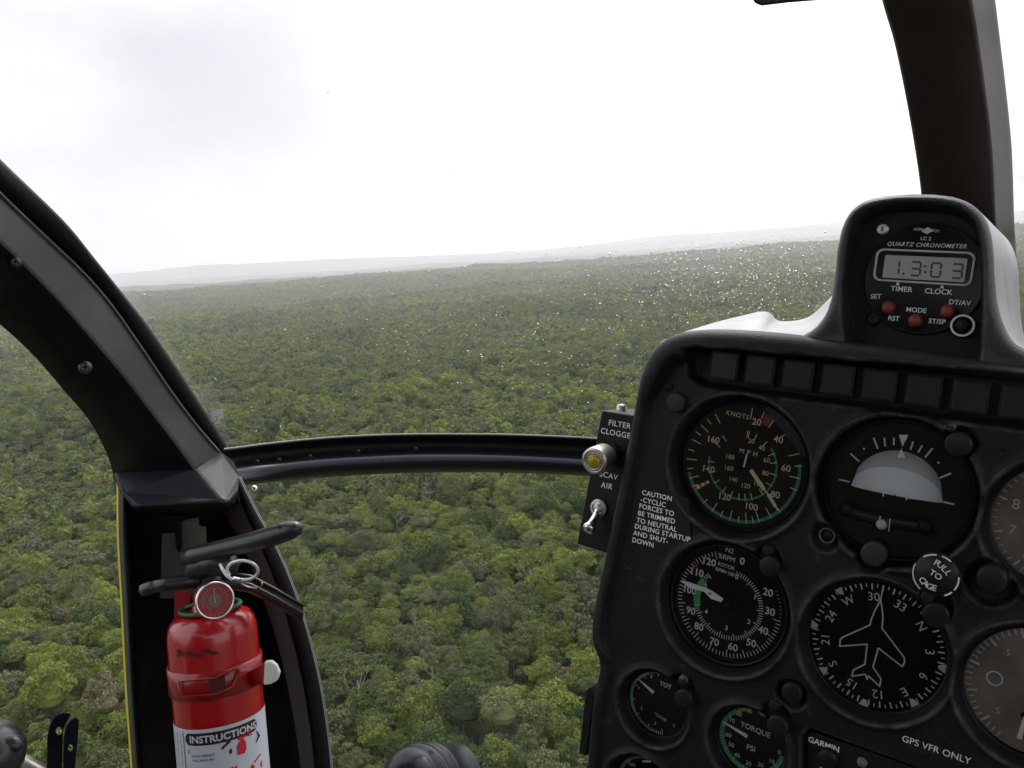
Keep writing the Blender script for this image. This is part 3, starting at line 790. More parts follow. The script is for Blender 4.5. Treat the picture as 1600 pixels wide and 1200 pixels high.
mb = MB(); q = [g.p(1205, 634, .0024), g.p(1260, 712, .0024), g.p(1300, 690, .0024), g.p(1250, 600, .0024)]
q = [Vector((math.sin(R(a)) * g.ri * .995, math.cos(R(a)) * g.ri * .995, 0)) for a in np.linspace(72, 16, 12)]
q += [Vector((math.sin(R(a)) * g.ri * 1.05, math.cos(R(a)) * g.ri * 1.05, 0)) for a in np.linspace(16, 72, 12)]
q = [Vector((v.x * 1.0, v.y, 0)) for v in q]
q = [q[0], q[11]] + q[12:]
mb.prism([(v.x, v.y) for v in q], .0011, .0048, M_LEATHER); mb.build('masking_plate', g.o)
mb = MB(); a = g.p(1173, 734, .0018); b = g.p(1194, 765, .0018); c2 = g.p(1200, 772, .0018); e = g.p(1216, 798, .0018)
mb.line(a, b, .0026, .0019, M_CREAM); mb.line(b, c2, .0008, .0019, M_CREAM); mb.line(c2, Vector(c2).lerp(e, .75), .0022, .0019, M_CREAM); mb.line(Vector(c2).lerp(e, .7), e, .0010, .0020, M_CREAM)
mb.lathe([(.0035, .0010), (.0035, .0018), (.0001, .0022)], M_BLACK, seg=20)
mb.line(g.p(1162, 730, .0024), g.p(1167, 710, .0024), .0010, .0024, M_GREYW)
mb.build('pointer', g.o); g.glass()

# ---- attitude
g = Gauge('ai', 'attitude_indicator', 'round attitude gauge with a pale grey half dome horizon and a slip ball tube below', M_DIALBROWN, rdial=1.08)
def zp(x, y, z=None): return g.p(1260 + x / 3.3333, 540 + y / 3.3333, z)
mb = MB(); c0 = zp(467, 760); rs = (zp(707, 760) - zp(228, 760)).length / 2
dome = []; NN = 20
def dome_h(x, y): return .0010 + .0080 * math.sqrt(max(0, 1 - (x * x + y * y)))
sl_ = math.tan(R(-.5))
for j in range(9):
    t = j / 8; row = []
    for i in range(NN + 1):
        x = -1 + 2 * i / NN; yt = math.sqrt(max(0, 1 - x * x)) * 1.0; yb = -.02
        y = yb + (yt - yb) * t; row.append(Vector((c0.x + x * rs, c0.y + y * rs - .0008, dome_h(x, y))))
        if i == NN and False: pass
    dome.append(row)
mb.grid(dome[:6], M_AISKY); mb.grid(dome[5:], M_AIDUSK); hz = mb.build('horizon_dome', g.o)
mb = MB()
for a, b in (((168, 697), (226, 710)), ((230, 563), (275, 604)), ((350, 480), (372, 537)), ((405, 480), (411, 525)), ((456, 480), (455, 518)), ((556, 500), (542, 542)), ((603, 520), (582, 557)), ((657, 535), (617, 583)), ((753, 665), (693, 690)), ((706, 812), (770, 827))):
    mb.line(zp(*a), zp(*b), .0009, g.z, M_GREYW)
mb.poly([zp(482, 465), zp(500, 527), zp(531, 465)], M_WHITE)
for q in ((300, 537), (688, 610)):
    v = zp(*q); mb.disc(.0006, g.z, M_GREYW, (v.x, v.y), 10)
dl_(mb, 'bank_marks', g)
mb = MB(); z = .0096
def zl(x, y): v = zp(x, y, z); v.z = z; return v
mb.poly([zl(470, 585), zl(515, 585), zl(495, 535)], M_WHITE)
mb.line(zl(290, 728), zl(400, 765), .0006, z, M_WHITE); mb.line(zl(400, 748), zl(400, 785), .0008, z, M_WHITE)
mb.line(zl(520, 775), zl(520, 805), .0008, z, M_WHITE); mb.line(zl(528, 795), zl(650, 806), .0006, z, M_WHITE); mb.line(zl(460, 775), zl(460, 798), .0007, z, M_BLACK)
v = zl(461, 767); mb.arc(.0007, .0012, 0, 360, z, M_WHITE, (v.x, v.y), 14)
mb.build('aircraft_symbol', g.o)
mb = MB(); row = [zp(x, y, .0025) for x, y in ((185, 848), (290, 880), (392, 905), (500, 925), (650, 945))]
for v in row: v.z = .0022
mb.tube(crom(row, 5), .0040, M_LBLACK, 12); tb = mb.build('slip_tube', g.o)
mb = MB(); v = zp(392, 930, .005); mb.lathe([(.0034 * math.sin(math.pi * k / 8) + 1e-5, .0034 * math.cos(math.pi * k / 8)) for k in range(9)], M_WHITE, (v.x, v.y, .0045), 16)
for a, b in (((385, 888), (378, 925)), ((436, 902), (429, 968))):
    mb.line(zp(*a, .0065), zp(*b, .0065), .0006, .0065, M_WHITE)
mb.build('slip_ball', tb)
for x, y in ((212, 852), (615, 945)):
    mb = MB(); v = zp(x, y, .005); mb.lathe([(.0046, .002), (.0046, .0052), (.003, .0068), (.0001, .007)], M_CAP, (v.x, v.y, 0), 20)
    mb.build('tube_end_cap', tb)
k = capobj('lamp_cover', 1497, 695, 20, .0, M_CAP, parent=None)
g.glass(.0104)

# ---- rotor and turbine tachometer
g = Gauge('rpm', 'dual_tachometer', 'round tachometer marked ROTOR and RPM with two rings of white figures and a white pointer', M_DIAL)
Rr = g.R; mb = MB()
for k in range(61):
    a = 92 + (338 - 92) * k / 60
    mb.tick(a, Rr * (.84 if k % 5 == 0 else .90), Rr * .985, .0005, g.z, M_GREYW if a < 300 else M_DIMW)
for k in range(8): a = 60 + 4 * k; mb.tick(a, Rr * .95, Rr * .985, .0003, g.z, M_DIMW)
for k in range(73):
    a = 8 + (316 - 8) * k / 72
    if 252 < a < 302: continue
    mb.tick(a, Rr * (.54 if k % 6 == 0 else .58), Rr * .66, .0005, g.z, M_GREYW)
g.nums(mb, [("120", 692, 125), ("110", 628, 180), ("100", 590, 272), ("90", 598, 380), ("80", 640, 463), ("70", 720, 542), ("60", 817, 570), ("50", 912, 548), ("40", 975, 483), ("30", 1010, 385), ("20", 1000, 285), ("0", 866, 122)], .0046, M_GREYW, 900, 840, 3.3333, bold=.018)
g.nums(mb, [("0", 838, 205), ("1", 932, 310), ("2", 900, 437), ("3", 784, 470), ("4", 678, 385), ("5", 675, 252)], .0030, M_WHITE, 900, 840, 3.3333, bold=.01)
g.nums(mb, [("N2", 800, 66, 3), ("%RPM", 785, 105, 3)], .0032, M_GREYW, 900, 840, 3.3333)
g.nums(mb, [("ROTOR", 782, 148, 4), ("RPM\u00d7100", 776, 178, 5)], .0023, M_GREYW, 900, 840, 3.3333, bold=.01)
dl_(mb, 'white_markings', g)
mb = MB()
for k in range(12): a = 254 + 47 * k / 11; mb.tick(a, Rr * .54, Rr * .67, .0014, g.z, M_GREEN)
dl_(mb, 'green_arc', g)
mb = MB(); mb.arc(Rr * .86, Rr * .97, 305, 311, g.z, M_RED); mb.tick(250, Rr * .54, Rr * .67, .0009, g.z, M_RED); mb.tick(304, Rr * .54, Rr * .67, .0009, g.z, M_RED)
dl_(mb, 'red_mark', g)
def zr(x, y, z): v = g.p(900 + x / 3.3333, 840 + y / 3.3333, z); v.z = z; return v
mb = MB(); z = .0018
mb.prism([tuple(zr(*q, z).xy) for q in ((768, 318), (758, 335), (725, 325), (705, 318), (668, 280), (560, 228), (560, 222), (680, 262), (722, 285))], z, z + .0005, M_WHITE)
mb.prism([tuple(zr(*q, z).xy) for q in ((668, 282), (590, 262), (545, 228), (548, 222), (596, 246), (672, 266))], z - .0006, z - .0002, M_WHITE)
q = zr(697, 293, z + .0006); mb.text("R", .0036, M_LBLACK, lambda X, Y: (q.x + (X * .2 + Y * .95), q.y - (X * .95 - Y * .2), z + .0007), bold=.02)
mb.lathe([(.003, .0008), (.003, .0015), (.0001, .0017)], M_BLACK, seg=16)
mb.build('pointer', g.o)
capobj('lamp_cover', 1201, 886, 16, .0, M_CAP, parent=None); g.glass()

# ---- directional gyro
g = Gauge('dg', 'heading_indicator', 'round compass dial with a white aircraft outline and figures 33, N, 3, 6 round it', M_DIAL, rdial=1.05)
Rr = g.R; mb = MB()
for k in range(72):
    a = -11 + 5 * k
    if 20 < (a % 360) < 0: continue
    mb.tick(a, Rr * (.88 if k % 2 == 0 else .92), Rr * .975, .00085 if k % 2 == 0 else .0006, g.z, M_GREYW)
for k, t in enumerate(("30", "33", "N", "3", "6", "E", "12", "15", "S", "21", "24", "W")):
    a = -10 + 30 * k; q = Vector((math.sin(R(a)), math.cos(R(a)))) * Rr * .77; ca, sa = math.cos(R(-a)), math.sin(R(-a))
    mb.text(t, .0050 / .70, M_GREYW, lambda X, Y, q=q, ca=ca, sa=sa: (q.x + X * ca - Y * sa, q.y + X * sa + Y * ca, g.z))
dl_(mb, 'white_markings', g)
mb = MB()
for k in range(-1, 6):
    a = -42 - 45 * (k + 1) if k >= 0 else -42
    a = -42 - 45 * (k + 1)
    if k == 5: a = 93 - 45
    if k == 5: continue
    d = Vector((math.sin(R(a)), math.cos(R(a)))); q = Vector((d.y, -d.x)); b0 = d * Rr * 1.01; t0 = d * Rr * .90
    mb = MB(); mb.poly([(*(b0 - q * .0028), g.z + .0002), (*(b0 + q * .0028), g.z + .0002), (*(t0 + q * .0009), g.z + .0002), (*(t0 - q * .0009), g.z + .0002)], M_GREYW)
    dl_(mb, 'index_triangle', g)
pl = [(520, 325), (490, 380), (470, 430), (465, 455), (320, 520), (310, 532), (307, 566), (450, 555), (438, 660), (378, 690), (370, 722), (440, 712), (450, 738), (456, 720), (515, 775), (522, 735), (480, 675), (508, 575), (632, 672), (645, 650), (643, 625), (527, 472), (532, 420), (528, 370), (520, 325)]
mb = MB(); z = .0020
pp = []
for x, y in pl:
    v = g.p(1220 + x / 3.3342, 840 + y / 3.3342, z); pp.append(v)
for a, b in zip(pp, pp[1:]): mb.line(a, b, .0008, z, M_GREYW); mb.disc(.0004, z + .00005, M_GREYW, (a.x, a.y), 8)
mb.line(g.p(1220 + 532 / 3.334, 840 + 262 / 3.334, z), pp[0], .0007, z, M_GREYW)
mb.build('aircraft_outline', g.o); g.glass()
k = capobj('lamp_cover', 1462, 962, 20, -.004, M_CAP)
# caging knob
kc = UV(1462, 899, .014); kr = 32.5 * MPP(1462, 899)
kn = MB(); kn.lathe([(kr * .45, -.012), (kr * .5, .004), (kr * .95, .005), (kr, .007), (kr, .013), (kr * .95, .014), (.0001, .014)], M_CAP, seg=40)
kn.arc(kr * .93, kr * 1.0, -40, -5, .01415, M_GREYW); kn.arc(kr * .93, kr * 1.0, 8, 34, .01415, M_GREYW); kn.arc(kr * .93, kr * 1.0, 80, 120, .01415, M_GREYW); kn.arc(kr * .93, kr * 1.0, 128, 150, .01415, M_GREYW); kn.arc(kr * .94, kr * 1.0, 215, 290, .01415, M_DIMW)
def kt(txt, px, py, rot, cap=.0032):
    c = UV(px, py, .0142); x0, y0 = c.x - kc.x, c.y - kc.y; a = R(-rot)
    kn.text(txt, cap / .7, M_GREYW, lambda X, Y: (x0 + X * math.cos(a) - Y * math.sin(a), y0 + X * math.sin(a) + Y * math.cos(a), .0143), bold=.01)
for ch, x, y, r_ in (("P", 812, 130, 15), ("U", 832, 143, 28), ("L", 853, 162, 38), ("L", 872, 183, 48)): kt(ch, 1220 + x / 3.334, 840 + y / 3.334, r_ + 4)
kt("TO", 1220 + 808 / 3.334, 840 + 194 / 3.334, 22)
for ch, x, y, r_ in (("C", 738, 222, 38), ("A", 755, 240, 30), ("G", 776, 254, 12), ("E", 800, 262, 2)): kt(ch, 1220 + x / 3.334, 840 + y / 3.334, r_)
ko = kn.build('caging_knob', None, TP(kc.x, kc.y, 0)); ko.parent = hz.parent; ko.matrix_parent_inverse = hz.parent.matrix_world.inverted()

# ---- turbine outlet temperature
g = Gauge('tot', 'temperature_gauge', 'small round gauge marked TOT with a green arc and white needle', M_DIAL)
Rr = g.R; mb = MB()
for k in range(50):
    a = 165 + (355 - 165) * k / 49; mb.tick(a, Rr * (.78 if k % 8 == 0 else .86), Rr * .98, .00035, g.z + .0001, M_GREYW)
g.nums(mb, [("8", 523, 165), ("7", 437, 245, 10), ("5", 455, 385), ("2", 550, 490), ("0", 680, 505), ("10", 638, 158)], .0021, M_GREYW, 900, 1020, 4.4444)
g.nums(mb, [("TOT", 622, 225, 2)], .0030, M_GREYW, 900, 1020, 4.4444, bold=.02); g.nums(mb, [("\u00b0CX100", 585, 445, 12)], .0020, M_GREYW, 900, 1020, 4.4444, bold=.01)
dl_(mb, 'white_markings', g)
mb = MB(); mb.arc(Rr * .86, Rr * .97, 232, 306, g.z, M_GREEN); dl_(mb, 'green_arc', g)
mb = MB(); mb.arc(Rr * .84, Rr * .97, 307, 331, g.z, M_YEL); mb.arc(Rr * .80, Rr * .97, 332, 341, g.z, M_RED); dl_(mb, 'coloured_bands', g)
def nz_(g, a, b, w0, w1, ox, oy, sc, z=.0017):
    A = g.p(ox + a[0] / sc, oy + a[1] / sc, z); B = g.p(ox + b[0] / sc, oy + b[1] / sc, z); d = (B - A).normalized(); q = Vector((d.y, -d.x, 0))
    mb = MB(); mb.prism([tuple((A - q * w0).xy), tuple((B - q * w1).xy), tuple((B + q * w1).xy), tuple((A + q * w0).xy)][::-1], z, z + .0004, M_WHITE)
    mb.lathe([(.0022, .0006), (.0022, .0014), (.0001, .0015)], M_BLACK, (A.x, A.y, 0), 16)
    mb.build('pointer', g.o)
nz_(g, (540, 276), (430, 178), .0011, .0003, 900, 1020, 4.4444)
capobj('lamp_cover', 1067, 1093, 15, .0, M_CAP); g.glass()

# ---- torque
g = Gauge('tq', 'torque_gauge', 'small round gauge marked TORQUE PSI with a green arc and white needle', M_DIAL)
Rr = g.R; mb = MB()
for k in range(57):
    a = 100 + (352 - 100) * k / 56; mb.tick(a, Rr * (.80 if k % 5 == 0 else .88), Rr * .99, .0004, g.z + .0001, M_GREYW)
g.nums(mb, [("100", 1290, 422, 2), ("90", 1203, 405), ("80", 1130, 422), ("70", 1083, 470), ("60", 1058, 570), ("50", 1078, 638), ("40", 1118, 710), ("30", 1197, 768), ("20", 1283, 778), ("10", 1357, 752), ("0", 1412, 690)], .0028, M_GREYW, 900, 1020, 4.4444)
g.nums(mb, [("TORQUE", 1245, 537, 2), ("PSI", 1215, 662, 2)], .0034, M_GREYW, 900, 1020, 4.4444, bold=.01)
dl_(mb, 'white_markings', g)
mb = MB(); mb.arc(Rr * .80, Rr * .95, 103, 135, g.z, M_GREEN); mb.arc(Rr * .80, Rr * .95, 168, 322, g.z, M_GREEN); dl_(mb, 'green_arc', g)
mb = MB(); mb.arc(Rr * .80, Rr * .97, 326, 342, g.z, M_YEL); dl_(mb, 'coloured_bands', g)
nz_(g, (1190, 580), (1012, 472), .0012, .0004, 900, 1020, 4.4444)
capobj('lamp_cover', 1214, 1136, 17, .0, M_CAP); g.glass()

# ---- vertical speed
g = Gauge('vsi', 'vertical_speed_indicator', 'large brown-glared gauge cut off by right edge with big 0 at left', M_DIALGREY)
Rr = g.R; mb = MB()
for k in range(-32, 33):
    a = 282 + 6.5 * k * .9
    if a < 205 or a > 420: continue
    big = k % 5 == 0; mb.tick(a, Rr * (.82 if big else .88), Rr * (.97), .0012 if big else .0008, g.z, M_GREYW if k == 0 else M_DIMW)
v = g.p(1554, 1060); mb.arc(.0034, .0042, 0, 360, g.z, M_GREYW, (v.x, v.y), 24)
g.nums(mb, [(".5", 618, 295), (".5", 536, 750), ("1", 850, 130), ("1", 860, 1080)], .0036, M_DIMW, 1450, 960, 5)
dl_(mb, 'pale_markings', g)
nz_(g, (760, 800), (712, 970), .0009, .0012, 1450, 960, 5); g.glass()
# ---- altimeter
g = Gauge('alt', 'altimeter', 'brownish gauge cut off by the right edge above the one with the big 0', M_DIALGREY)
Rr = g.R; mb = MB()
for k in range(50):
    a = 7.2 * k; mb.tick(a, Rr * (.84 if k % 5 == 0 else .90), Rr * .97, .0010 if k % 5 == 0 else .0006, g.z, M_DIMW)
for k in range(10):
    a = 36 * k; mb.text(str(k), .008, M_DIMW, lambda X, Y, a=a: (math.sin(R(a)) * Rr * .70 + X, math.cos(R(a)) * Rr * .70 + Y, g.z))
dl_(mb, 'pale_markings', g)
mb = MB(); mb.prism([(-.001, -.008), (.001, -.008), (.0006, Rr * .8), (-.0006, Rr * .8)], .0015, .002, M_WHITE); mb.build('pointer', g.o).rotation_euler = (0, 0, R(200))
g.glass()
capobj('setting_knob', 1549, 907, 22, .002, M_CAP, h=.008, ring=None)
# ---- fuel / oil gauge at the bottom
g = Gauge('fuel', 'fuel_gauge', 'small dim gauge peeping over the bottom edge below the TOT gauge', M_DIAL)
Rr = g.R; mb = MB()
for k in range(50): a = -80 + 160 * k / 49; mb.tick(a, Rr * .84, Rr * .97, .0004, g.z, M_DIMW)
mb.arc(Rr * .84, Rr * .96, -78, -45, g.z - .0001, M_TEAL); mb.line(g.p(1004, 1189.5), g.p(1017, 1189.5), .0014, g.z, M_GREYW)
g.nums(mb, [("500", 388, 775, -10), ("100", 640, 785, 10), ("0", 460, 712, -20), ("PSI", 590, 742, 12)], .0024, M_DIMW, 900, 1020, 4.4444)
dl_(mb, 'dim_markings', g); g.glass()

# ================================================================== GPS unit
gc = UV(1450, 1260, -.006)
gr = empty('gps_unit', PM, 'black satellite navigation box with a small knob, set in the bottom of the panel', 'navigation unit')
mb = MB(); q = [tuple(UV(x, y, -.006)) for x, y in ((1262, 1345), (1260, 1152), (1268, 1143), (1690, 1292), (1690, 1345))]
mb.prism(q[::-1], -.0125, -.006, M_BLACK); bevel(mb.build('case', gr), .0008, 2)
mb = MB(); c = UV(1287, 1163, -.0057); mb.text("GARMIN", .0034 / .7, M_GREYW, lambda X, Y: (c.x + X, c.y + Y, -.0057), bold=.025); mb.build('lettering', gr); mb = MB(); c = UV(1286, 1203, -.0057)
mb.text("21", .003 / .7, M_DIMW, lambda X, Y: (c.x + X, c.y + Y, -.0055), bold=.02); mb.build('numeral', gr)
mb = MB(); c = UV(1292, 1186, -.002); mb.lathe([(.0060, -.004), (.0058, .002), (.004, .003), (.0001, .003)], M_CAP, seg=24); o = mb.build('knob', gr); o.matrix_local = Matrix.Translation((c.x, c.y, -.004))
mb = MB(); c = UV(1347, 1191, -.0055); mb.lathe([(.0030, -.001), (.0028, .0008), (.0001, .0012)], M_TAG, seg=20); o = mb.build('screw', gr); o.matrix_local = Matrix.Translation((c.x, c.y, -.0055))

# ================================================================== quartz clock
CW = HW - .0135
ck_c = UV(1443, 436, CW + .002); ckr = 90 * MPP(1443, 436)
ck = empty('panel_clock', TP(ck_c.x, ck_c.y, CW), 'round digital QUARTZ CHRONOMETER with grey display under the hood', 'clock')
def kp(x, y, z=.0032): u = UV(1260 + x / 4.2857, 280 + y / 4.2857, CW + z); return Vector((u.x - ck_c.x, u.y - ck_c.y, z))
oc_ = Vector((sum(p_[0] for p_ in op) / len(op), sum(p_[1] for p_ in op) / len(op)))
mb = MB(); mb.prism([tuple(oc_ + (Vector(p_) - oc_) * 1.0 - ck_c) for p_ in op][::-1], -.004, .0004, M_BLACK); mb.build('backplate', ck)
mb = MB(); mb.lathe([(ckr, 0), (ckr, .0024), (ckr * .985, .003), (ckr * .965, .003), (ckr * .955, .0026), (.0001, .0026)], M_BEZEL, seg=64); fc = mb.build('face', ck)
mb = MB()
def rrect(x0, y0, x1, y1, r, n=8):
    """rounded box through pixel corners, in local metres"""
    a = kp(x0, y0); b = kp(x1, y1); w = b.x - a.x; h = a.y - b.y; cx, cy = (a.x + b.x) / 2, (a.y + b.y) / 2
    pts = []
    for k, (sx, sy) in enumerate(((1, 1), (-1, 1), (-1, -1), (1, -1))):
        for i in range(n + 1):
            t = R(90 * k + 90 * i / n); pts.append((cx + sx * (w / 2 - r) + r * math.cos(t), cy + sy * (h / 2 - r) + r * math.sin(t)))
    return pts
o1 = rrect(470, 462, 1105, 718, .0042); ctr = Vector((sum(p_[0] for p_ in o1) / len(o1), sum(p_[1] for p_ in o1) / len(o1)))
o2 = [tuple(ctr + (Vector(p_) - ctr) * Vector((1, 1)).length / Vector((1, 1)).length) for p_ in o1]
o2 = rrect(479, 471, 1096, 709, .0037)
n = len(o1); mb.add([(*p_, .0030) for p_ in o1] + [(*p_, .0036) for p_ in o2], [(i, (i + 1) % n, n + (i + 1) % n, n + i) for i in range(n)], M_GREYW)
mb.add([(*p_, .0036) for p_ in o2] + [(*p_, .0028) for p_ in rrect(484, 476, 1091, 704, .0034)], [(i, (i + 1) % n, n + (i + 1) % n, n + i) for i in range(n)], M_GREYW)
mb.build('display_frame', fc)
mb = MB(); mb.prism(rrect(528, 506, 1056, 690, .0008, 2), .0026, .0030, M_LCD); lcd = mb.build('display', ck)
def seg7(mb, ch, x, y, w, h, t):
    S = {'0': 'abcdef', '3': 'abgcd', '1': 'bc'}[ch]
    sl = .10
    def bar(x0, y0, x1, y1):
        mb.line(kp(x0 + (y - y0) * sl, y0, .0031), kp(x1 + (y - y1) * sl, y1, .0031), t, .0031, M_LCDSEG)
    g_ = 4
    if 'a' in S: bar(x - w / 2 + g_, y - h / 2, x + w / 2 - g_, y - h / 2 + 3)
    if 'g' in S: bar(x - w / 2 + g_, y, x + w / 2 - g_, y + 3)
    if 'd' in S: bar(x - w / 2 + g_, y + h / 2, x + w / 2 - g_, y + h / 2 + 3)
    if 'f' in S: bar(x - w / 2, y - h / 2 + g_, x - w / 2, y - g_)
    if 'e' in S: bar(x - w / 2, y + g_, x - w / 2, y + h / 2 - g_)
    if 'b' in S: bar(x + w / 2, y - h / 2 + g_, x + w / 2, y - g_)
    if 'c' in S: bar(x + w / 2, y + g_, x + w / 2, y + h / 2 - g_)
mb = MB(); tt = .0011
seg7(mb, '1', 590, 592, 60, 92, tt); seg7(mb, '3', 732, 598, 62, 90, tt); seg7(mb, '0', 868, 607, 62, 92, tt); seg7(mb, '3', 1010, 614, 66, 94, tt)
for x, y in ((650, 632), (795, 583), (795, 622)):
    v = kp(x, y, .0031); mb.disc(.0009, .0031, M_LCDSEG, (v.x, v.y), 4)
mb.build('digits', lcd)
mb = MB()
def ct(txt, x, y, cap, rot=0, m=M_GREYW, bold=.012, sh=0, sp=1.0):
    q = kp(x, y, .0031); a = R(-rot)
    mb.text(txt, cap / .7, m, lambda X, Y: (q.x + X * math.cos(a) - Y * math.sin(a), q.y + X * math.sin(a) + Y * math.cos(a), .0031), bold=bold, shear=sh, spacing=sp)
ct("QUARTZ CHRONOMETER", 802, 443, .0023, 0, sh=.25, sp=1.12); ct("TIMER", 637, 735, .0030); ct("CLOCK", 884, 752, .0030); ct("SET", 465, 784, .0027, -4); ct("DT/AV", 1027, 826, .0027)
ct("MODE", 735, 876, .0027); ct("RST", 585, 932, .0027); ct("ST/SP", 875, 952, .0027); ct("LC 2", 800, 397, .0020, 0, M_GREYW); ct("ASTRO TECH", 803, 340, .0016, 3, M_DIMW)
for x, y in ((612, 695), (908, 717)): mb.poly([kp(x - 14, y + 14, .0031), kp(x + 14, y + 14, .0031), kp(x, y - 14, .0031)], M_GREYW)
mb.build('lettering', fc); mb = MB()
mb.poly([kp(770, 350, .0032), kp(808, 368, .0032), kp(850, 345, .0032), kp(812, 320, .0032)], M_DIMW); mb.poly([kp(725, 330, .0032), kp(770, 338, .0032), kp(770, 333, .0032)], M_DIMW)
mb.build('winged_emblem', fc)
for x, y in ((545, 857), (727, 946), (942, 884)):
    v = kp(x, y, .005); mb = MB(); r_ = .0037
    mb.lathe([(r_ * 1.12, -.001), (r_ * 1.12, .0006), (r_, .0010), (r_, .0030), (r_ * .8, .0042), (r_ * .4, .0046), (.0001, .0047)], M_BUTTON, seg=24)
    o = mb.build('push_button', ck); o.location = (v.x, v.y, .0026)
for x, y, m in ((510, 335, M_STEEL), (445, 935, M_BLACK)):
    v = kp(x, y, .002); mb = MB(); mb.lathe([(.0042, -.001), (.0040, .0012), (.0028, .0020), (.0010, .0017), (.0001, .0012)], m, seg=22)
    o = mb.build('screw', ck); o.location = (v.x, v.y, .0012)
v = kp(1045, 980, .006); mb = MB(); mb.lathe([(.0064, -.004), (.0064, .0035), (.0058, .0045), (.0046, .0042), (.0044, .002)], M_DSTEEL, seg=30); mb.arc(.0052, .0062, 0, 360, .00455, M_GREYW, n=30)
mb.lathe([(.0042, .0), (.0040, .0042), (.0026, .0052), (.0001, .0054)], M_BLACK, seg=24); o = mb.build('dimmer_knob', ck); o.location = (v.x, v.y, .0015)

# ================================================================== filter warning box
BW = -.016
bx = empty('filter_switch_box', PM, 'black box lettered FILTER CLOGGED fixed to the left side of the panel', 'switch box')
def bp(px, py, w=BW): u = UV(px, py, w); return (u.x, u.y)
q = [bp(901, 850), bp(940, 641), bp(1010, 652), bp(972, 872)]
mb = MB(); mb.prism(q[::-1], BW - .045, BW, M_BLACK); bevel(mb.build('case', bx), .0014, 3)
mb = MB()
def bt(txt, px, py, cap=.0040): c = UV(px, py, BW + .0003); mb.text(txt, cap / .7, M_WHITE, lambda X, Y: (c.x + X, c.y + Y, BW + .0003), bold=.008, spacing=1.08)
bt("FILTER", 968, 663); bt("CLOGGED", 966, 677.5); bt("SCAV", 951, 743); bt("AIR", 948, 759); mb.build('lettering', bx)
def axis_obj(px, py, w0): c = UV(px, py, w0); return Matrix.Translation((c.x, c.y, w0))
c0 = UV(957, 708, BW); c1 = UV(927, 721, BW + .030)
ax = Vector((c1.x - c0.x, c1.y - c0.y, .030)); ln = ax.length
X = Matrix.Translation((c0.x, c0.y, BW)) @ ax.to_track_quat('Z', 'Y').to_matrix().to_4x4()
mb = MB(); rr = .0093
mb.lathe([(rr * .72, -.002), (rr * .72, ln * .35), (rr * .9, ln * .36), (rr * 1.02, ln * .45), (rr * 1.04, ln * .9), (rr, ln * .97), (rr * .86, ln), (rr * .78, ln), (rr * .72, ln * .96)], M_STEEL, seg=40)
mb.lathe([(rr * .8, -.002), (rr * .8, ln * .34)], M_BLACK, seg=30)
lh = mb.build('indicator_lamp', bx); lh.matrix_local = X
mb = MB(); mb.lathe([(rr * .56, ln * .93), (rr * .55, ln * .99), (rr * .42, ln * 1.03), (rr * .2, ln * 1.05), (.0001, ln * 1.055)], M_AMBER, seg=30)
mb.lathe([(rr * .74, ln * .95), (rr * .66, ln * 1.0), (rr * .56, ln * .97)], M_STEEL, seg=30)
mb.build('amber_lens', lh)
c0 = UV(937, 794, BW); mb = MB()
mb.lathe([(.0072, -.001), (.0072, .0018), (.0066, .0022)], M_DSTEEL, seg=6, smooth=False); mb.lathe([(.0066, .0022), (.0058, .003), (.0050, .003), (.0046, .0022), (.0040, .003), (.0030, .0045), (.0001, .005)], M_STEEL, seg=28)
mb.lathe([(.0050, .0036), (.0047, .0042), (.0043, .0036)], M_CHROME, seg=28)
sw = mb.build('toggle_switch', bx); sw.matrix_local = Matrix.Translation((c0.x, c0.y, BW))
c1 = UV(920, 826, BW + .016); d = Vector((c1.x - c0.x, c1.y - c0.y, .016)); mb = MB()
mb.tube([d * t for t in (0, .12, .3, .6, .8, .9, .97, 1.04, 1.10, 1.13)], [.0030, .0036, .0024, .0026, .0032, .0042, .0047, .0046, .0032, .0008], M_CHROME, 16)
mb.build('lever', sw)
cS = UV(975, 640, BW - .02); mb = MB(); mb.lathe([(.004, -.003), (.0038, .002), (.0001, .003)], M_STEEL, seg=18)
o = mb.build('screw', bx); o.matrix_local = Matrix.Translation((cS.x - .002, cS.y + .001, BW - .02)) @ Matrix.Rotation(R(-90), 4, 'X')
# small dark latch low on the panel's left flank
mb = MB(); q = [tuple(UV(x, y, -.02)) for x, y in ((906, 1175), (917, 1078), (923, 1072), (930, 1090), (918, 1180))]
mb.prism(q[::-1], -.03, -.018, M_BLACK); bevel(mb.build('side_latch', pan), .001)

# ================================================================== fire extinguisher
ED = .72; es = ED / F
zc = Vector((-.0875, 1, 0)).normalized(); xc = Vector((1, .0875, 0)).normalized(); yc = zc.cross(xc)
EM = Matrix.Identity(4); b3 = [CI @ v for v in (xc, yc, zc)]; loc = P(332, 985, ED)
for i in range(3):
    for k in range(3): EM[k][i] = b3[i][k]
for k in range(3): EM[k][3] = loc[k]
EMI = EM.inverted()
def E(px, py, d): return EMI @ P(px, py, d)
BOT = -.30
ext = empty('fire_extinguisher', EM @ Matrix.Translation((0, 0, BOT)), 'red fire extinguisher with white instruction label and black lever, strapped to the left pillar', 'fire extinguisher')
OFF = Matrix.Translation((0, 0, -BOT))
def eb(mb, name, parent=None):
    o = mb.build(name, parent or ext)
    if parent is None: o.matrix_local = OFF
    return o
RC = .0372
mb = MB(); mb.lathe([(.0001, BOT), (RC * .9, BOT), (RC, BOT + .006), (RC, -.012), (RC, -.004), (RC * .985, .0025), (RC * .94, .0085), (RC * .86, .0130), (RC * .72, .0165), (RC * .55, .0183), (RC * .42, .0190), (RC * .40, .024), (RC * .36, .025), (RC * .36, .036), (.0001, .036)], M_REDPAINT, seg=72)
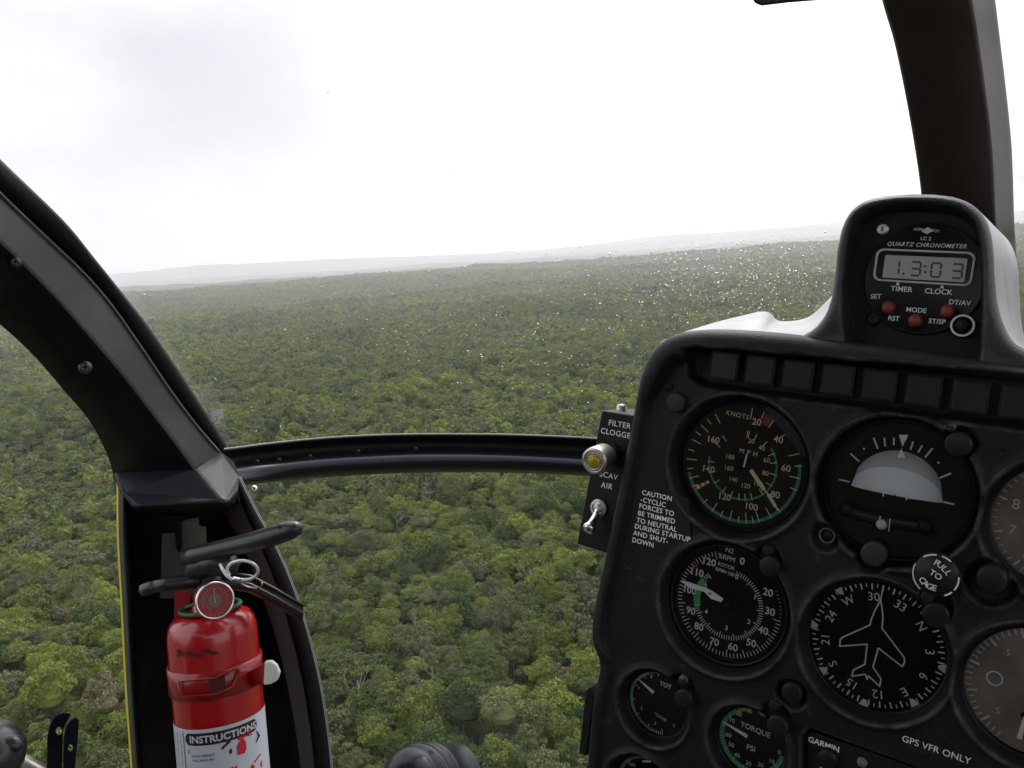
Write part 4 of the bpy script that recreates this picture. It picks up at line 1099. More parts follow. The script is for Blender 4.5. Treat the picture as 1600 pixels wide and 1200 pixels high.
cyl = eb(mb, 'cylinder')
def cy(th, z, r=RC): return (r * math.sin(th), -r * math.cos(th), z)
mb = MB()
LT = -.0705
mb.grid([[cy(R(a), z, RC + .0003) for a in np.linspace(-150, 150, 61)] for z in (LT, LT - .05, -.25)], M_LABEL); lab = eb(mb, 'label', cyl)
mb = MB(); r1 = RC + .0006
rowsb = [[], []]
for i in range(33):
    t = i / 32; a = R(-27 + 97 * t); e = min(1, min(t, 1 - t) * 16); hh = .0050 * math.sqrt(1 - (1 - e) ** 2) if e < 1 else .0050
    hh = max(hh, .0015)
    rowsb[0].append(cy(a, LT - .0080 + hh, r1)); rowsb[1].append(cy(a, LT - .0080 - hh, r1))
mb.grid(rowsb, M_LBLACK)
mb.text("INSTRUCTIONS", .0056 / .7, M_LABEL, lambda X, Y: cy(R(24) + X / RC, LT - .0080 + Y, r1 + .0003), bold=.03, spacing=1.02)
for (t, a, z, c) in (("HOLD UPRIGHT", -4, -.0215, .0019), ("PULL RING PIN", -4, -.0252, .0019), ("1", -23, -.0182, .0020), ("2", -23, -.0330, .0020), ("START BACK 8 FEET", 2, -.0368, .0019), ("AIM AT BASE OF FIRE", 2, -.0402, .0019)):
    mb.text(t, c / .7, M_LBLACK, lambda X, Y, a=a, z=z: cy(R(a) + X / RC, LT + z + Y, r1), bold=.005)
for th0 in (-23,):
    for zz in (-.0182, -.0330):
        ring = [(th0 * math.pi / 180 + .042 * math.cos(t), LT + zz + .0017 * math.sin(t)) for t in np.linspace(0, 2 * math.pi, 17)]
        mb.grid([[cy(a, z, r1) for a, z in ring], [cy(R(th0) + (a - R(th0)) * .82, LT + zz + (z - LT - zz) * .82, r1) for a, z in ring]], M_LBLACK)
for k, a in enumerate(np.linspace(-62, -34, 11)):       # columns of fine print
    z = LT - .004
    rs_ = random.Random(k)
    while z > -.2:
        l = rs_.uniform(.002, .006); mb.add([cy(R(a), z, r1), cy(R(a) + .014, z, r1), cy(R(a) + .014, z - l, r1), cy(R(a), z - l, r1)], [(0, 1, 2, 3)], M_GREYW if k % 3 else M_LBLACK); z -= l + .0012
mb.add([cy(R(-31), LT - .002, r1), cy(R(-30), LT - .002, r1), cy(R(-30), -.24, r1), cy(R(-31), -.24, r1)], [(0, 1, 2, 3)], M_LBLACK)
mb.text("KEEP", .0012 / .7, M_GREYW, lambda X, Y: cy(R(-45) + X / RC, -.21 + Y, r1))
lt = mb.build('lettering', lab)
# pictograms: little extinguisher, hand, flame
mb = MB(); r2 = r1 + .0002
def pic(pts, m):
    mb.add([cy(R(a), LT + z, r2) for a, z in pts], [list(range(len(pts)))], m)
pic([(38, -.0265), (47, -.0270), (50, -.0245), (50, -.0185), (48, -.0155), (44, -.0150), (40, -.0170), (38, -.0195)], M_LRED)
pic([(42, -.0150), (46, -.0150), (47, -.0125), (60, -.0095), (61, -.0108), (52, -.0128), (61, -.0140), (60, -.0150), (46, -.0138), (40, -.0128), (40, -.0142)], M_LRED)
pic([(20, -.0190), (24, -.0170), (30, -.0145), (32, -.0125), (27, -.0130), (20, -.0165)], M_LBLACK); pic([(28, -.0215), (30, -.0190), (32, -.0210), (31, -.0235), (29, -.0240)], M_LBLACK)
pic([(67, -.0125), (70, -.0150), (75, -.0200), (72, -.0205), (66, -.0235), (65, -.0225), (70, -.0190)], M_LBLACK)
pic([(24, -.0395), (25, -.0345), (28, -.0360), (30, -.0340), (33, -.0362), (36, -.0335), (36, -.0385), (31, -.0400)], M_LRED)
pic([(52, -.047), (58, -.047), (60, -.042), (57, -.0385), (53, -.041)], M_LRED); pic([(60, -.0375), (72, -.034), (72, -.0355), (61, -.039)], M_LRED); pic([(70, -.043), (74, -.040), (73, -.047)], M_LRED)
mb.build('pictograms', lab)
# scuffs
mb = MB(); rs_ = random.Random(4)
for k in range(26):
    a = rs_.uniform(-38, 22); z = -.0085 + rs_.gauss(0, .0015); wa = rs_.uniform(2, 8); hz_ = rs_.uniform(.0006, .0018)
    n = 9; mb.add([cy(R(a + wa * math.cos(t) * rs_.uniform(.6, 1)), z + hz_ * math.sin(t) * rs_.uniform(.6, 1), RC + .00015 + k * .000004) for t in np.linspace(0, 2 * math.pi, n, endpoint=False)], [list(range(n))], M_SCUFF)
for k in range(8):
    a = rs_.uniform(8, 26); z = -.038 + rs_.gauss(0, .004)
    if k == 0: mb.build('scuff_mark', cyl); mb = MB()
    mb.add([cy(R(a + 4 * math.cos(t) * rs_.uniform(.5, 1)), z + .003 * math.sin(t) * rs_.uniform(.5, 1), RC + .00015 + k * .000004) for t in np.linspace(0, 2 * math.pi, 8, endpoint=False)], [list(range(8))], M_SCUFF)
mb.build('scuff_mark', cyl)
# strap and clamp
mb = MB(); z0 = -.036
mb.lathe([(RC + .0002, z0 + .0115), (RC + .0020, z0 + .0110), (RC + .0016, z0), (RC + .0020, z0 - .0110), (RC + .0002, z0 - .0115)], M_REDSTRAP, seg=64); strap = eb(mb, 'strap')
mb = MB()
wire = [(-24, z0 + .006), (-22, z0 + .007), (20, z0 + .007), (26, z0 + .009), (44, z0 + .012), (46, z0 + .008), (38, z0 - .003), (20, z0 - .006), (-22, z0 - .0062), (-24, z0 - .005), (-24, z0 + .006)]
mb.tube([cy(R(a), z, RC + .0040) for a, z in wire], .0010, M_REDSTRAP, 8)
mb.add([cy(R(12), z0 + .009, RC + .003), cy(R(30), z0 + .009, RC + .0035), cy(R(30), z0 - .007, RC + .0035), cy(R(12), z0 - .007, RC + .003)], [(0, 1, 2, 3)], M_SCUFF)
vs = [E(385, 1052, .70), E(414, 1036, .69), E(415, 1068, .69), E(392, 1072, .70)]; vs2 = [v + Vector((0, .003, 0)) for v in vs]
mb.add(vs + vs2, [(0, 1, 2, 3), (7, 6, 5, 4), (0, 4, 5, 1), (1, 5, 6, 2), (2, 6, 7, 3), (3, 7, 4, 0)], M_REDSTRAP)
bk_ = mb.build('buckle', strap)
mb = MB(); pts = [(413, 1034), (424, 1033), (432, 1040), (437, 1052), (433, 1064), (422, 1070), (411, 1071)]
va = [E(x, y, .688) for x, y in pts]; n = len(pts); vb2 = [v + Vector((0, .005, 0)) for v in va]
mb.add(va + vb2, [list(range(n)), list(range(n, 2 * n))[::-1]] + [(i, i + n, (i + 1) % n + n, (i + 1) % n) for i in range(n)], M_WTAB)
bevel(mb.build('white_tab', strap), .0015, 3)
# green collar
mb = MB(); mb.lathe([(.0245 + .0022 * math.cos(t), .0205 + .0016 * math.sin(t)) for t in np.linspace(0, 2 * math.pi, 9)[:-1]], M_GRING, seg=48, close=True); eb(mb, 'green_collar')
# valve body
mb = MB()
mb.lathe([(.013, .034), (.0135, .040), (.011, .043), (.011, .064), (.0085, .068), (.0001, .068)], M_HANDLE, seg=28)
mb.tube([E(300, 900, .715), E(312, 885, .715), E(330, 878, .71), E(362, 884, .70)], [.010, .0125, .0120, .009], M_HANDLE, 16)
vb3 = eb(mb, 'valve_body')
mb = MB(); mb.tube([E(312, 906, .712), E(285, 910, .708), E(262, 913, .705), E(240, 917, .702)], [.0062, .0062, .0056, .0052], M_HANDLE, 18)
mb.build('discharge_nozzle', vb3)
mb = MB(); mb.tube([E(243, 917, .702), E(240, 917, .702), E(236, 918, .702), E(229, 921, .701), E(222, 923, .701), E(218, 924, .701)], [.0038, .0054, .0054, .0056, .0050, .0015], M_DSTEEL, 18)
mb.build('nozzle_tip', vb3)
# top lever
rows = []
key = [(292, 872, .712, .0085, .0085), (306, 868, .708, .0098, .0092), (345, 858, .700, .0088, .0085), (390, 848, .690, .0096, .0088), (430, 836, .681, .0098, .0088), (455, 828, .675, .0090, .0080), (466, 825, .672, .0066, .0060), (471, 823, .671, .0020, .002)]
mb = MB(); mb.tube([E(*k[:3]) for k in key], [k[3] * .86 for k in key], M_HANDLE, 20)
lev = eb(mb, 'squeeze_lever')
mb = MB(); mb.tube([E(432, 818, .672), E(438, 820, .671), E(436, 826, .670)], .0008, M_HANDLE, 6); mb.build('lever_notch', lev)
# carry handle below it
mb = MB()
a0, a1 = [(352, 894, .712), (392, 900, .712), (432, 921, .715), (474, 946, .72)], None
for dy, w in ((0, .0012), (13, .0012)):
    mb.tube([E(x, y + dy, d - .004) for x, y, d in a0], w, M_DSTEEL, 6)
mb.grid([[E(x, y + 1, d) for x, y, d in a0], [E(x, y + 7, d + .012) for x, y, d in a0], [E(x, y + 14, d) for x, y, d in a0], [E(x - 2, y + 26, d + .010) for x, y, d in a0]], M_HANDLE)
eb(mb, 'carry_handle')
# pull ring
def ringpts(cx, cy_, rx, ry, a0, a1, d, tilt=0, n=26, dd=.008):
    out = []
    for t in np.linspace(R(a0), R(a1), n):
        x, y = rx * math.cos(t), ry * math.sin(t)
        out.append(E(cx + x * math.cos(tilt) - y * math.sin(tilt), cy_ + x * math.sin(tilt) + y * math.cos(tilt), d + dd * math.sin(t)))
    return out
mb = MB(); rp_ = [E(344, 881, .690), E(348, 890, .688), E(354, 899, .686), E(362, 905, .685)] + ringpts(379, 891, 24, 15, 120, -215, .686, R(4), 34)
mb.tube(rp_, .0013, M_WIRE, 10); pr = eb(mb, 'pull_ring')
mb = MB(); mb.tube(ringpts(392, 910, 18, 8, 200, -20, .69, R(12), 14), 0.0007, M_STEEL, 6); mb.tube([E(382, 873, .686), E(372, 884, .686), E(368, 896, .686)], .0006, M_DSTEEL, 6); mb.build('tamper_wire', pr)
# pressure gauge
gcn = E(336, 938, .676); gn = (EMI @ CAMM.translation - gcn).normalized(); gn = (gn + Vector((.10, 0, -.10))).normalized()
X = Matrix.Translation(gcn) @ gn.to_track_quat('Z', 'Y').to_matrix().to_4x4(); gr_ = .0154
mb = MB(); mb.lathe([(gr_ * .93, -.010), (gr_ * .98, -.004), (gr_, 0), (gr_ * .97, .0014), (gr_ * .90, .0018), (gr_ * .87, .0008), (gr_ * .87, -.001)], M_CHROME, seg=48)
mb.lathe([(gr_ * .3, -.026), (gr_ * .3, -.010), (gr_ * .93, -.010)], M_STEEL, seg=24)
pg = mb.build('pressure_gauge', ext); pg.matrix_local = OFF @ X
mb = MB(); mb.disc(gr_ * .88, -.0008, M_GFACE); mb.arc(gr_ * .60, gr_ * .66, -120, 120, -.0006, M_GFACE2); mb.arc(0.0, gr_ * .36, 0, 360, -.0006, M_GFACE2, n=30); mb.arc(gr_ * .44, gr_ * .52, 200, 330, -.0005, M_GFACE2)
for k in range(9): mb.tick(-110 + 27 * k, gr_ * .66, gr_ * .78, .0005, -.0005, M_GFACE2)
mb.text("CHARGED", .0024, M_GFACE2, lambda x, y: (x, y - gr_ * .7, -.0005)); mb.build('face', pg)
mb = MB(); mb.prism([(-.0006, -.002), (.0006, -.002), (.0003, gr_ * .62), (-.0003, gr_ * .62)], -.0002, .0001, M_YEL); mb.build('needle', pg)
mb = MB(); mb.disc(gr_ * .88, .0008, M_FILMG); mb.build('glass', pg)

# bracket plates behind it
br = empty('extinguisher_bracket', PM, 'grey and red mounting bracket behind the fire extinguisher', 'bracket')
def plate(pts, d0, th, m, name, parent, bw=.0006):
    mb = MB(); n = len(pts); va = [PMI @ P(x, y, d0) for x, y in pts]; vb_ = [PMI @ P(x, y, d0 + th) for x, y in pts]
    mb.add(va + vb_, [list(range(n)), list(range(n, 2 * n))[::-1]] + [(i, i + n, (i + 1) % n + n, (i + 1) % n) for i in range(n)], m)
    return bevel(mb.build(name, parent), bw, 2)
bpz = plate([(253, 834), (273, 832), (277, 862), (283, 862), (281, 815), (310, 808), (311, 821), (322, 823), (325, 905), (300, 935), (250, 935)], .80, .004, M_TAG, 'grey_plate', br)
plate([(275, 815), (284, 813), (285, 856), (275, 857)], .792, .004, M_BLACK, 'catch', br)
plate([(273, 924), (296, 924), (298, 940), (290, 949), (277, 1000), (272, 960)], .745, .004, M_REDSTRAP, 'red_arm', br)
plate([(300, 930), (318, 930), (322, 1330), (290, 1330)], .775, .01, M_REDSTRAP, 'back_rail', br)

# ================================================================== things at the lower edge
def bar_thing():
    o = empty('door_handle_bar', PM, 'upright black metal bar with two holes in the lower left corner', 'handle')
    def side(pts, hole, d0, th, name):
        n = len(pts); H = 14; hp = [(hole[0] + hole[2] * math.cos(t), hole[1] + hole[2] * 1.25 * math.sin(t)) for t in np.linspace(0, 2 * math.pi, H, endpoint=False)]
        mb = MB(); poly = pts
        # bridge each hole vertex to the outline by nearest angle
        cx, cy_ = hole[:2]; ang = [math.atan2(y - cy_, x - cx) for x, y in poly]
        M = 40; outer = []
        for t in np.linspace(-math.pi, math.pi, M, endpoint=False):
            dx, dy = math.cos(t), math.sin(t); best = None
            for i in range(n):
                x0, y0 = poly[i]; x1, y1 = poly[(i + 1) % n]; ex, ey = x1 - x0, y1 - y0; den = dx * ey - dy * ex
                if abs(den) < 1e-9: continue
                s_ = ((x0 - cx) * ey - (y0 - cy_) * ex) / den; u_ = ((x0 - cx) * dy - (y0 - cy_) * dx) / den
                if s_ > 0 and -1e-6 <= u_ <= 1 + 1e-6 and (best is None or s_ < best): best = s_
            outer.append((cx + dx * best, cy_ + dy * best))
        inner = [(cx + hole[2] * math.cos(t), cy_ + hole[2] * 1.2 * math.sin(t)) for t in np.linspace(-math.pi, math.pi, M, endpoint=False)]
        rings = [[PMI @ P(x, y, d0 + th) for x, y in outer], [PMI @ P(x, y, d0) for x, y in outer], [PMI @ P(x, y, d0) for x, y in inner], [PMI @ P(x, y, d0 + th) for x, y in inner]]
        rings.append(rings[0])
        rr_ = [list(c) for c in zip(*rings)]; rr_.append(rr_[0])
        mb.grid(rr_, M_BAR, smooth=False); return bevel(mb.build(name, o), .0012, 3)
    side([(70, 1330), (74, 1150), (77, 1134), (83, 1122), (92, 1115), (104, 1113), (112, 1116), (100, 1135), (98, 1150), (96, 1330)], (92, 1142, 5), .60, .006, 'front_flange')
    side([(97, 1330), (99, 1152), (103, 1134), (111, 1122), (120, 1118), (124, 1122), (122, 1150), (117, 1200), (116, 1330)], (110, 1168, 4), .594, .006, 'side_flange')
bar_thing()
kb = empty('door_lock_knob', PM, 'round black knob at the very lower left corner', 'knob')
mb = MB(); c = L(-12, 1172, .56); X = Matrix.Translation(c) @ (PMI @ CAMM.translation - c + Vector((0, .5, 0))).normalized().to_track_quat('Z', 'Y').to_matrix().to_4x4()
mb.lathe([(.012, -.03), (.020, -.015), (.0205, 0), (.018, .008), (.010, .013), (.0001, .014)], M_HANDLE, seg=32); o = mb.build('knob_head', kb); o.matrix_local = X
mb = MB(); mb.tube([L(-5, 1168, .56), L(18, 1160, .56), L(30, 1164, .56), L(36, 1160, .56)], [.008, .006, .0055, .002], M_HANDLE, 12); mb.build('knob_lobe', kb)
mb = MB(); mb.tube([L(-40, 1195, .62), L(25, 1186, .62), L(62, 1205, .62), L(80, 1260, .62)], [.006, .006, .006, .006], M_STEEL, 10); mb.build('grey_strip', kb)

gp = empty('spotlight_housing', PM, 'rounded black ribbed housing at the bottom edge below the chin window', 'housing')
mb = MB(); c = L(645, 1240, .84); X = Matrix.Translation(c) @ (PMI.to_3x3() @ (CI @ Vector((-.62, .18, .62)))).normalized().to_track_quat('Z', 'Y').to_matrix().to_4x4()
mb.lathe([(.042, -.06), (.044, -.030), (.0455, -.0285), (.0455, -.025), (.0440, -.0235), (.0455, -.022), (.0455, -.018), (.0440, -.0165), (.0455, -.015), (.0455, -.006), (.0430, -.0045), (.0430, -.003), (.0440, -.001), (.0430, .006), (.038, .014), (.028, .021), (.014, .025), (.0001, .026)], M_BAR, seg=64)
o = mb.build('rounded_cap', gp); o.matrix_local = X

# ================================================================== rain on the windscreen
rng = np.random.RandomState(11)
def ico():
    t = (1 + 5 ** .5) / 2
    v = [Vector(p).normalized() for p in ((-1, t, 0), (1, t, 0), (-1, -t, 0), (1, -t, 0), (0, -1, t), (0, 1, t), (0, -1, -t), (0, 1, -t), (t, 0, -1), (t, 0, 1), (-t, 0, -1), (-t, 0, 1))]
    f = [(0, 11, 5), (0, 5, 1), (0, 1, 7), (0, 7, 10), (0, 10, 11), (1, 5, 9), (5, 11, 4), (11, 10, 2), (10, 7, 6), (7, 1, 8), (3, 9, 4), (3, 4, 2), (3, 2, 6), (3, 6, 8), (3, 8, 9), (4, 9, 5), (2, 4, 11), (6, 2, 10), (8, 6, 7), (9, 8, 1)]
    f2 = []; cache = {}
    def midp(a, b):
        k = (min(a, b), max(a, b))
        if k not in cache: v.append(((v[a] + v[b]) / 2).normalized()); cache[k] = len(v) - 1
        return cache[k]
    for a, b, c in f:
        x, y, z = midp(a, b), midp(b, c), midp(c, a); f2 += [(a, x, z), (b, y, x), (c, z, y), (x, y, z)]
    return v, f2
IV, IF = ico()
CL = CAMM.inverted()
def topix(pl):
    q = CL @ (PM @ pl); return 800 + F * q.x / -q.z, 600 - F * q.y / -q.z
def wsp(s, t):
    x = s * 40; y = t * 30; i = min(int(x), 39); j = min(int(y), 29); a, b = x - i, y - j
    p = (WS[j][i] * (1 - a) + WS[j][i + 1] * a) * (1 - b) + (WS[j + 1][i] * (1 - a) + WS[j + 1][i + 1] * a) * b
    nrm = (WS[j][i + 1] - WS[j][i]).cross(WS[j + 1][i] - WS[j][i]).normalized()
    return p, nrm
mb = MB(); cnt = 0
for _ in range(140000):
    s, t = rng.rand(2); p, nr = wsp(s, t); x, y = topix(p)
    if not (150 < x < 1620 and -20 < y < 700): continue
    hor = 412 - .07 * (x - 800) - 18
    dens = .004 + .95 * math.exp(-((x - 1170) / 170) ** 2 - ((y - 450) / 90) ** 2) + .22 * math.exp(-((x - 980) / 220) ** 2 - ((y - 520) / 110) ** 2)
    if y < hor: dens = .0003 + .02 * dens
    if x < 420 and y > hor: dens += .006
    if rng.rand() > dens * .30 * abs(nr.dot((Vector((cu, cv, cw)) - p).normalized())) ** 1.3: continue
    if nr.z > 0: nr = -nr
    r_ = .00036 + .00048 * rng.rand() ** 2.4
    if rng.rand() < .03: r_ *= 1.4
    st_ = 1 + .7 * rng.rand()
    up = Vector((0, 1, 0)); up = (up - nr * up.dot(nr)).normalized(); sd = up.cross(nr)
    base = p + nr * (r_ * .6)
    mb.add([base + nr * (v.x * r_) + up * (v.y * r_ * st_) + sd * (v.z * r_) for v in IV], IF, M_DROP, True); cnt += 1
rd = mb.build('rain_drops', None, PM); tag(rd, 'tiny raindrops scattered over the outside of the windscreen', 'raindrops', kind='stuff')
print('drops', cnt)
# ================================================================== the land and its forest
def fbm(x, y, o=4):
    v = 0; a = 1; f = 1
    for _ in range(o): v += a * mnoise.noise(Vector((x * f, y * f, 3.3))); a *= .5; f *= 2
    return v
def ground(x, y):
    r = math.hypot(x, y)
    z = 20 * fbm(x / 420, y / 260, 3) * min(1, r / 500) + 6 * fbm(x / 110 + 9, y / 80, 2) * min(1, r / 300)
    s = min(1, max(0, (r - 2400) / 2600)); s = s * s * (3 - 2 * s)
    z += s * (52 + 46 * fbm(x / 2300 + 2.2, y / 1500 + 5.1, 4))
    s2 = min(1, max(0, (r - 7000) / 9000)); s2 = s2 * s2 * (3 - 2 * s2)
    z += s2 * (90 + 60 * fbm(x / 4200 + 1.7, y / 3000, 4))
    s3 = min(1, max(0, (r - 15000) / 7000)); s3 = s3 * s3 * (3 - 2 * s3)
    z += s3 * (260 + 150 * fbm(x / 9000 + 4.7, y / 9000, 4) + 140 * abs(math.sin(math.atan2(x, y))))
    return z

def foliage(name, stops, dead=0.0):
    m = bpy.data.materials.new(name); m.use_nodes = True; t = m.node_tree; b = t.nodes['Principled BSDF']
    b.inputs['Roughness'].default_value = .6; b.inputs['Specular IOR Level'].default_value = .25
    oi = t.nodes.new('ShaderNodeObjectInfo'); at = t.nodes.new('ShaderNodeAttribute'); at.attribute_name = 'tint'
    ge = t.nodes.new('ShaderNodeNewGeometry'); n = t.nodes.new('ShaderNodeTexNoise'); n.inputs['Scale'].default_value = .012; n.inputs['Detail'].default_value = 4
    t.links.new(ge.outputs['Position'], n.inputs['Vector'])
    def ma(op, a, bb):
        k = t.nodes.new('ShaderNodeMath'); k.operation = op
        for i, x in enumerate((a, bb)):
            if isinstance(x, (int, float)): k.inputs[i].default_value = x
            else: t.links.new(x, k.inputs[i])
        return k.outputs[0]
    f = ma('ADD', ma('MULTIPLY', oi.outputs['Random'], .50), ma('MULTIPLY', at.outputs['Fac'], .34))
    f = ma('ADD', f, ma('MULTIPLY', ma('SUBTRACT', n.outputs['Fac'], .40), 1.15))
    n4 = t.nodes.new('ShaderNodeTexNoise'); n4.inputs['Scale'].default_value = .0032; n4.inputs['Detail'].default_value = 2; t.links.new(ge.outputs['Position'], n4.inputs['Vector'])
    f = ma('ADD', f, ma('MULTIPLY', ma('SUBTRACT', n4.outputs['Fac'], .5), 1.1))
    cr = t.nodes.new('ShaderNodeValToRGB'); cr.color_ramp.interpolation = 'LINEAR'
    e = cr.color_ramp.elements
    e[0].position, e[0].color = stops[0][0], (*stops[0][1], 1); e[1].position, e[1].color = stops[-1][0], (*stops[-1][1], 1)
    for p, c in stops[1:-1]:
        q = e.new(p); q.color = (*c, 1)
    t.links.new(f, cr.inputs[0])
    t.links.new(cr.outputs[0], b.inputs['Base Color'])
    tr = t.nodes.new('ShaderNodeBsdfTranslucent'); t.links.new(cr.outputs[0], tr.inputs[0])
    mx = t.nodes.new('ShaderNodeMixShader'); mx.inputs[0].default_value = .22
    t.links.new(b.outputs[0], mx.inputs[1]); t.links.new(tr.outputs[0], mx.inputs[2]); t.links.new(mx.outputs[0], t.nodes['Material Output'].inputs[0])
    return m
K = {
 'olive': foliage('olive_leaves', [(0, (0.077, 0.101, 0.018)), (.35, (0.120, 0.154, 0.028)), (.7, (0.166, 0.206, 0.034)), (1, (0.231, 0.278, 0.044))]),
 'grey': foliage('grey_green_leaves', [(0, (0.074, 0.091, 0.031)), (.5, (0.124, 0.143, 0.049)), (1, (0.173, 0.198, 0.066))]),
 'dark': foliage('dark_leaves', [(0, (0.033, 0.057, 0.014)), (.5, (0.062, 0.097, 0.022)), (1, (0.093, 0.140, 0.032))]),
 'lime': foliage('lime_leaves', [(0, (0.082, 0.111, 0.020)), (.5, (0.139, 0.183, 0.028)), (1, (0.231, 0.279, 0.040))]),
 'brown': foliage('brownish_leaves', [(0, (0.087, 0.087, 0.041)), (.5, (0.132, 0.129, 0.064)), (1, (0.181, 0.174, 0.090))])}
M_BARK = mat('pale_bark', (.30, .28, .24), .85, var=(3, (.22, .20, .16), .35, .65))
M_BARKD = mat('dark_bark', (.075, .062, .05), .9)

def crown_mesh(name, seed, m, nclump, nleaf, leaf, rad=3.1, flat=.80, gap=.0, openc=False):
    rs = np.random.RandomState(seed); V = []; Fc = []; T = []
    # clumps: rounded sub-crowns on a lumpy dome
    cl = []
    for i in range(nclump):
        a = rs.rand() * 6.283; u = rs.rand() ** .6; el = math.acos(min(1, u)) if not openc else math.acos(rs.rand() ** .8)
        rr = rad * rs.uniform(.55, 1.0) * (1 if not openc else 1.1)
        c = np.array([rr * math.sin(el) * math.cos(a) * rs.uniform(.8, 1.15), rr * math.sin(el) * math.sin(a), rr * math.cos(el) * flat * rs.uniform(.75, 1.2)])
        cl.append((c, rad * rs.uniform(.15, .36) * (1.0 if not openc else .8), rs.rand()))
    per = max(3, nleaf // nclump); k = 0
    for c, r, tn in cl:
        for j in range(per):
            d = rs.normal(size=3); d /= np.linalg.norm(d); d[2] = abs(d[2]) * .9 - .15 if rs.rand() < .8 else d[2]
            p = c + d * r * rs.uniform(.75, 1.08) * np.array([1, 1, .8])
            nn = d * .8 + rs.normal(size=3) * .55 + np.array([0, 0, .35]); nn /= np.linalg.norm(nn)
            t1 = np.cross(nn, rs.normal(size=3)); t1 /= np.linalg.norm(t1); t2 = np.cross(nn, t1)
            s = leaf * rs.uniform(.6, 1.25); o = len(V)
            V += [p + t1 * s * .5, p + t2 * s * .34, p - t1 * s * .5 + nn * s * .12, p - t2 * s * .34]; Fc.append((o, o + 1, o + 2, o + 3))
            tt = min(1, max(0, tn * .75 + rs.uniform(-.12, .37))); T += [tt] * 4
    # inner leafy mass
    ns, nr = 12, 6; o = len(V)
    for j in range(nr + 1):
        ph = math.pi * .72 * j / nr
        for i in range(ns):
            a = 2 * math.pi * i / ns; r = rad * (.70 + .22 * mnoise.noise(Vector((math.cos(a) * 1.6 + seed, math.sin(a) * 1.6, ph * 1.4))))* (.55 if openc else 1)
            V.append(np.array([r * math.sin(ph) * math.cos(a), r * math.sin(ph) * math.sin(a), r * math.cos(ph) * flat])); T.append(.2)
    for j in range(nr):
        for i in range(ns):
            Fc.append((o + j * ns + i, o + (j + 1) * ns + i, o + (j + 1) * ns + (i + 1) % ns, o + j * ns + (i + 1) % ns))
    me = bpy.data.meshes.new(name); me.from_pydata([tuple(v) for v in V], [], Fc); me.materials.append(m)
    at = me.attributes.new('tint', 'FLOAT', 'POINT'); at.data.foreach_set('value', T); me.update()
    return me
def trunk_mesh(name, seed, h, m, bare=False, r0=.16):
    rs = random.Random(seed); mb = MB()
    def limb(p, d, l, r, depth):
        pts = [p]; q = p.copy(); dd = d.copy()
        for _ in range(4):
            dd = (dd + Vector((rs.gauss(0, .14), rs.gauss(0, .14), rs.gauss(.03, .08)))).normalized(); q = q + dd * l / 4; pts.append(q.copy())
        mb.tube(pts, [r, r * .85, r * .7, r * .55, r * .35], m, 6)
        if depth:
            for k in range(3 if bare else 2):
                t = rs.choice(pts[2:]); a = rs.random() * 6.28
                limb(t, (dd * .5 + Vector((math.cos(a), math.sin(a), rs.uniform(.2, .8)))).normalized(), l * .55, r * .5, depth - 1)
    mb.tube([Vector((0, 0, 0)), Vector((.05, 0, h * .35)), Vector((-.08, .06, h * .7)), Vector((0, 0, h))], [r0 * 1.25, r0, r0 * .8, r0 * .6], m, 8)
    for k in range(5 if bare else 4):
        a = rs.random() * 6.28; z = h * rs.uniform(.55, 1.0)
        limb(Vector((0, 0, z)), Vector((math.cos(a), math.sin(a), rs.uniform(.5, 1.3))).normalized(), h * (.32 if bare else .25), r0 * .5, 2 if bare else 1)
    o = mb.build(name); me = o.data; bpy.data.objects.remove(o); return me

KINDS = [('olive', 'olive', .36, False), ('grey', 'grey', .24, False), ('dark', 'dark', .17, False), ('lime', 'lime', .10, False), ('brown', 'brown', .13, True)]
DESC = {'olive': 'olive green rounded tree', 'grey': 'dull grey-green rounded tree', 'dark': 'dark green dense tree', 'lime': 'bright yellow-green tree', 'brown': 'thin brownish open tree'}
near_m = {}; mid_m = {}; far_m = {}
for i, (k, m, w, op_) in enumerate(KINDS):
    near_m[k] = [crown_mesh('crown_%s' % k, 10 * i + j, K[m], 44 if not op_ else 26, 3600 if not op_ else 1700, .33, openc=op_) for j in range(4)]
    mid_m[k] = [crown_mesh('crown_mid_%s' % k, 100 + 10 * i + j, K[m], 28, 640, .72, openc=op_) for j in range(2)]
    far_m[k] = [crown_mesh('crown_far_%s' % k, 200 + 10 * i + j, K[m], 12, 110, 1.6, openc=op_) for j in range(1)]
tr_m = [trunk_mesh('trunk', s, 8.0, M_BARK if s % 3 == 0 else M_BARKD) for s in range(4)]

# scatter the trees on a jittered grid inside the view wedge
rs = np.random.RandomState(5)
pts = []
WEDGE = R(46)
def scatter(r0, r1, step):
    for gx in np.arange(-r1, r1, step):
        for gy in np.arange(0, r1, step):
            x = gx + rs.uniform(-.45, .45) * step; y = gy + rs.uniform(-.45, .45) * step; r = math.hypot(x, y)
            if r < r0 or r >= r1 or abs(math.atan2(x, y)) > WEDGE: continue
            pts.append((x, y, r))
scatter(60, 620, 3.7); scatter(620, 1400, 5.0); scatter(1400, 3500, 7.8); scatter(3500, 5400, 11.5)
print('trees', len(pts))
CLm = CAMM.inverted()
def proj(p):
    q = CLm @ p
    if q.z > -1: return None
    return 800 + F * q.x / -q.z, 600 - F * q.y / -q.z, -q.z
def regional(x, y):
    return mnoise.noise(Vector((x / 70, y / 70, 1.1))), mnoise.noise(Vector((x / 30 + 50, y / 30, 7.1)))
names = [k[0] for k in KINDS]
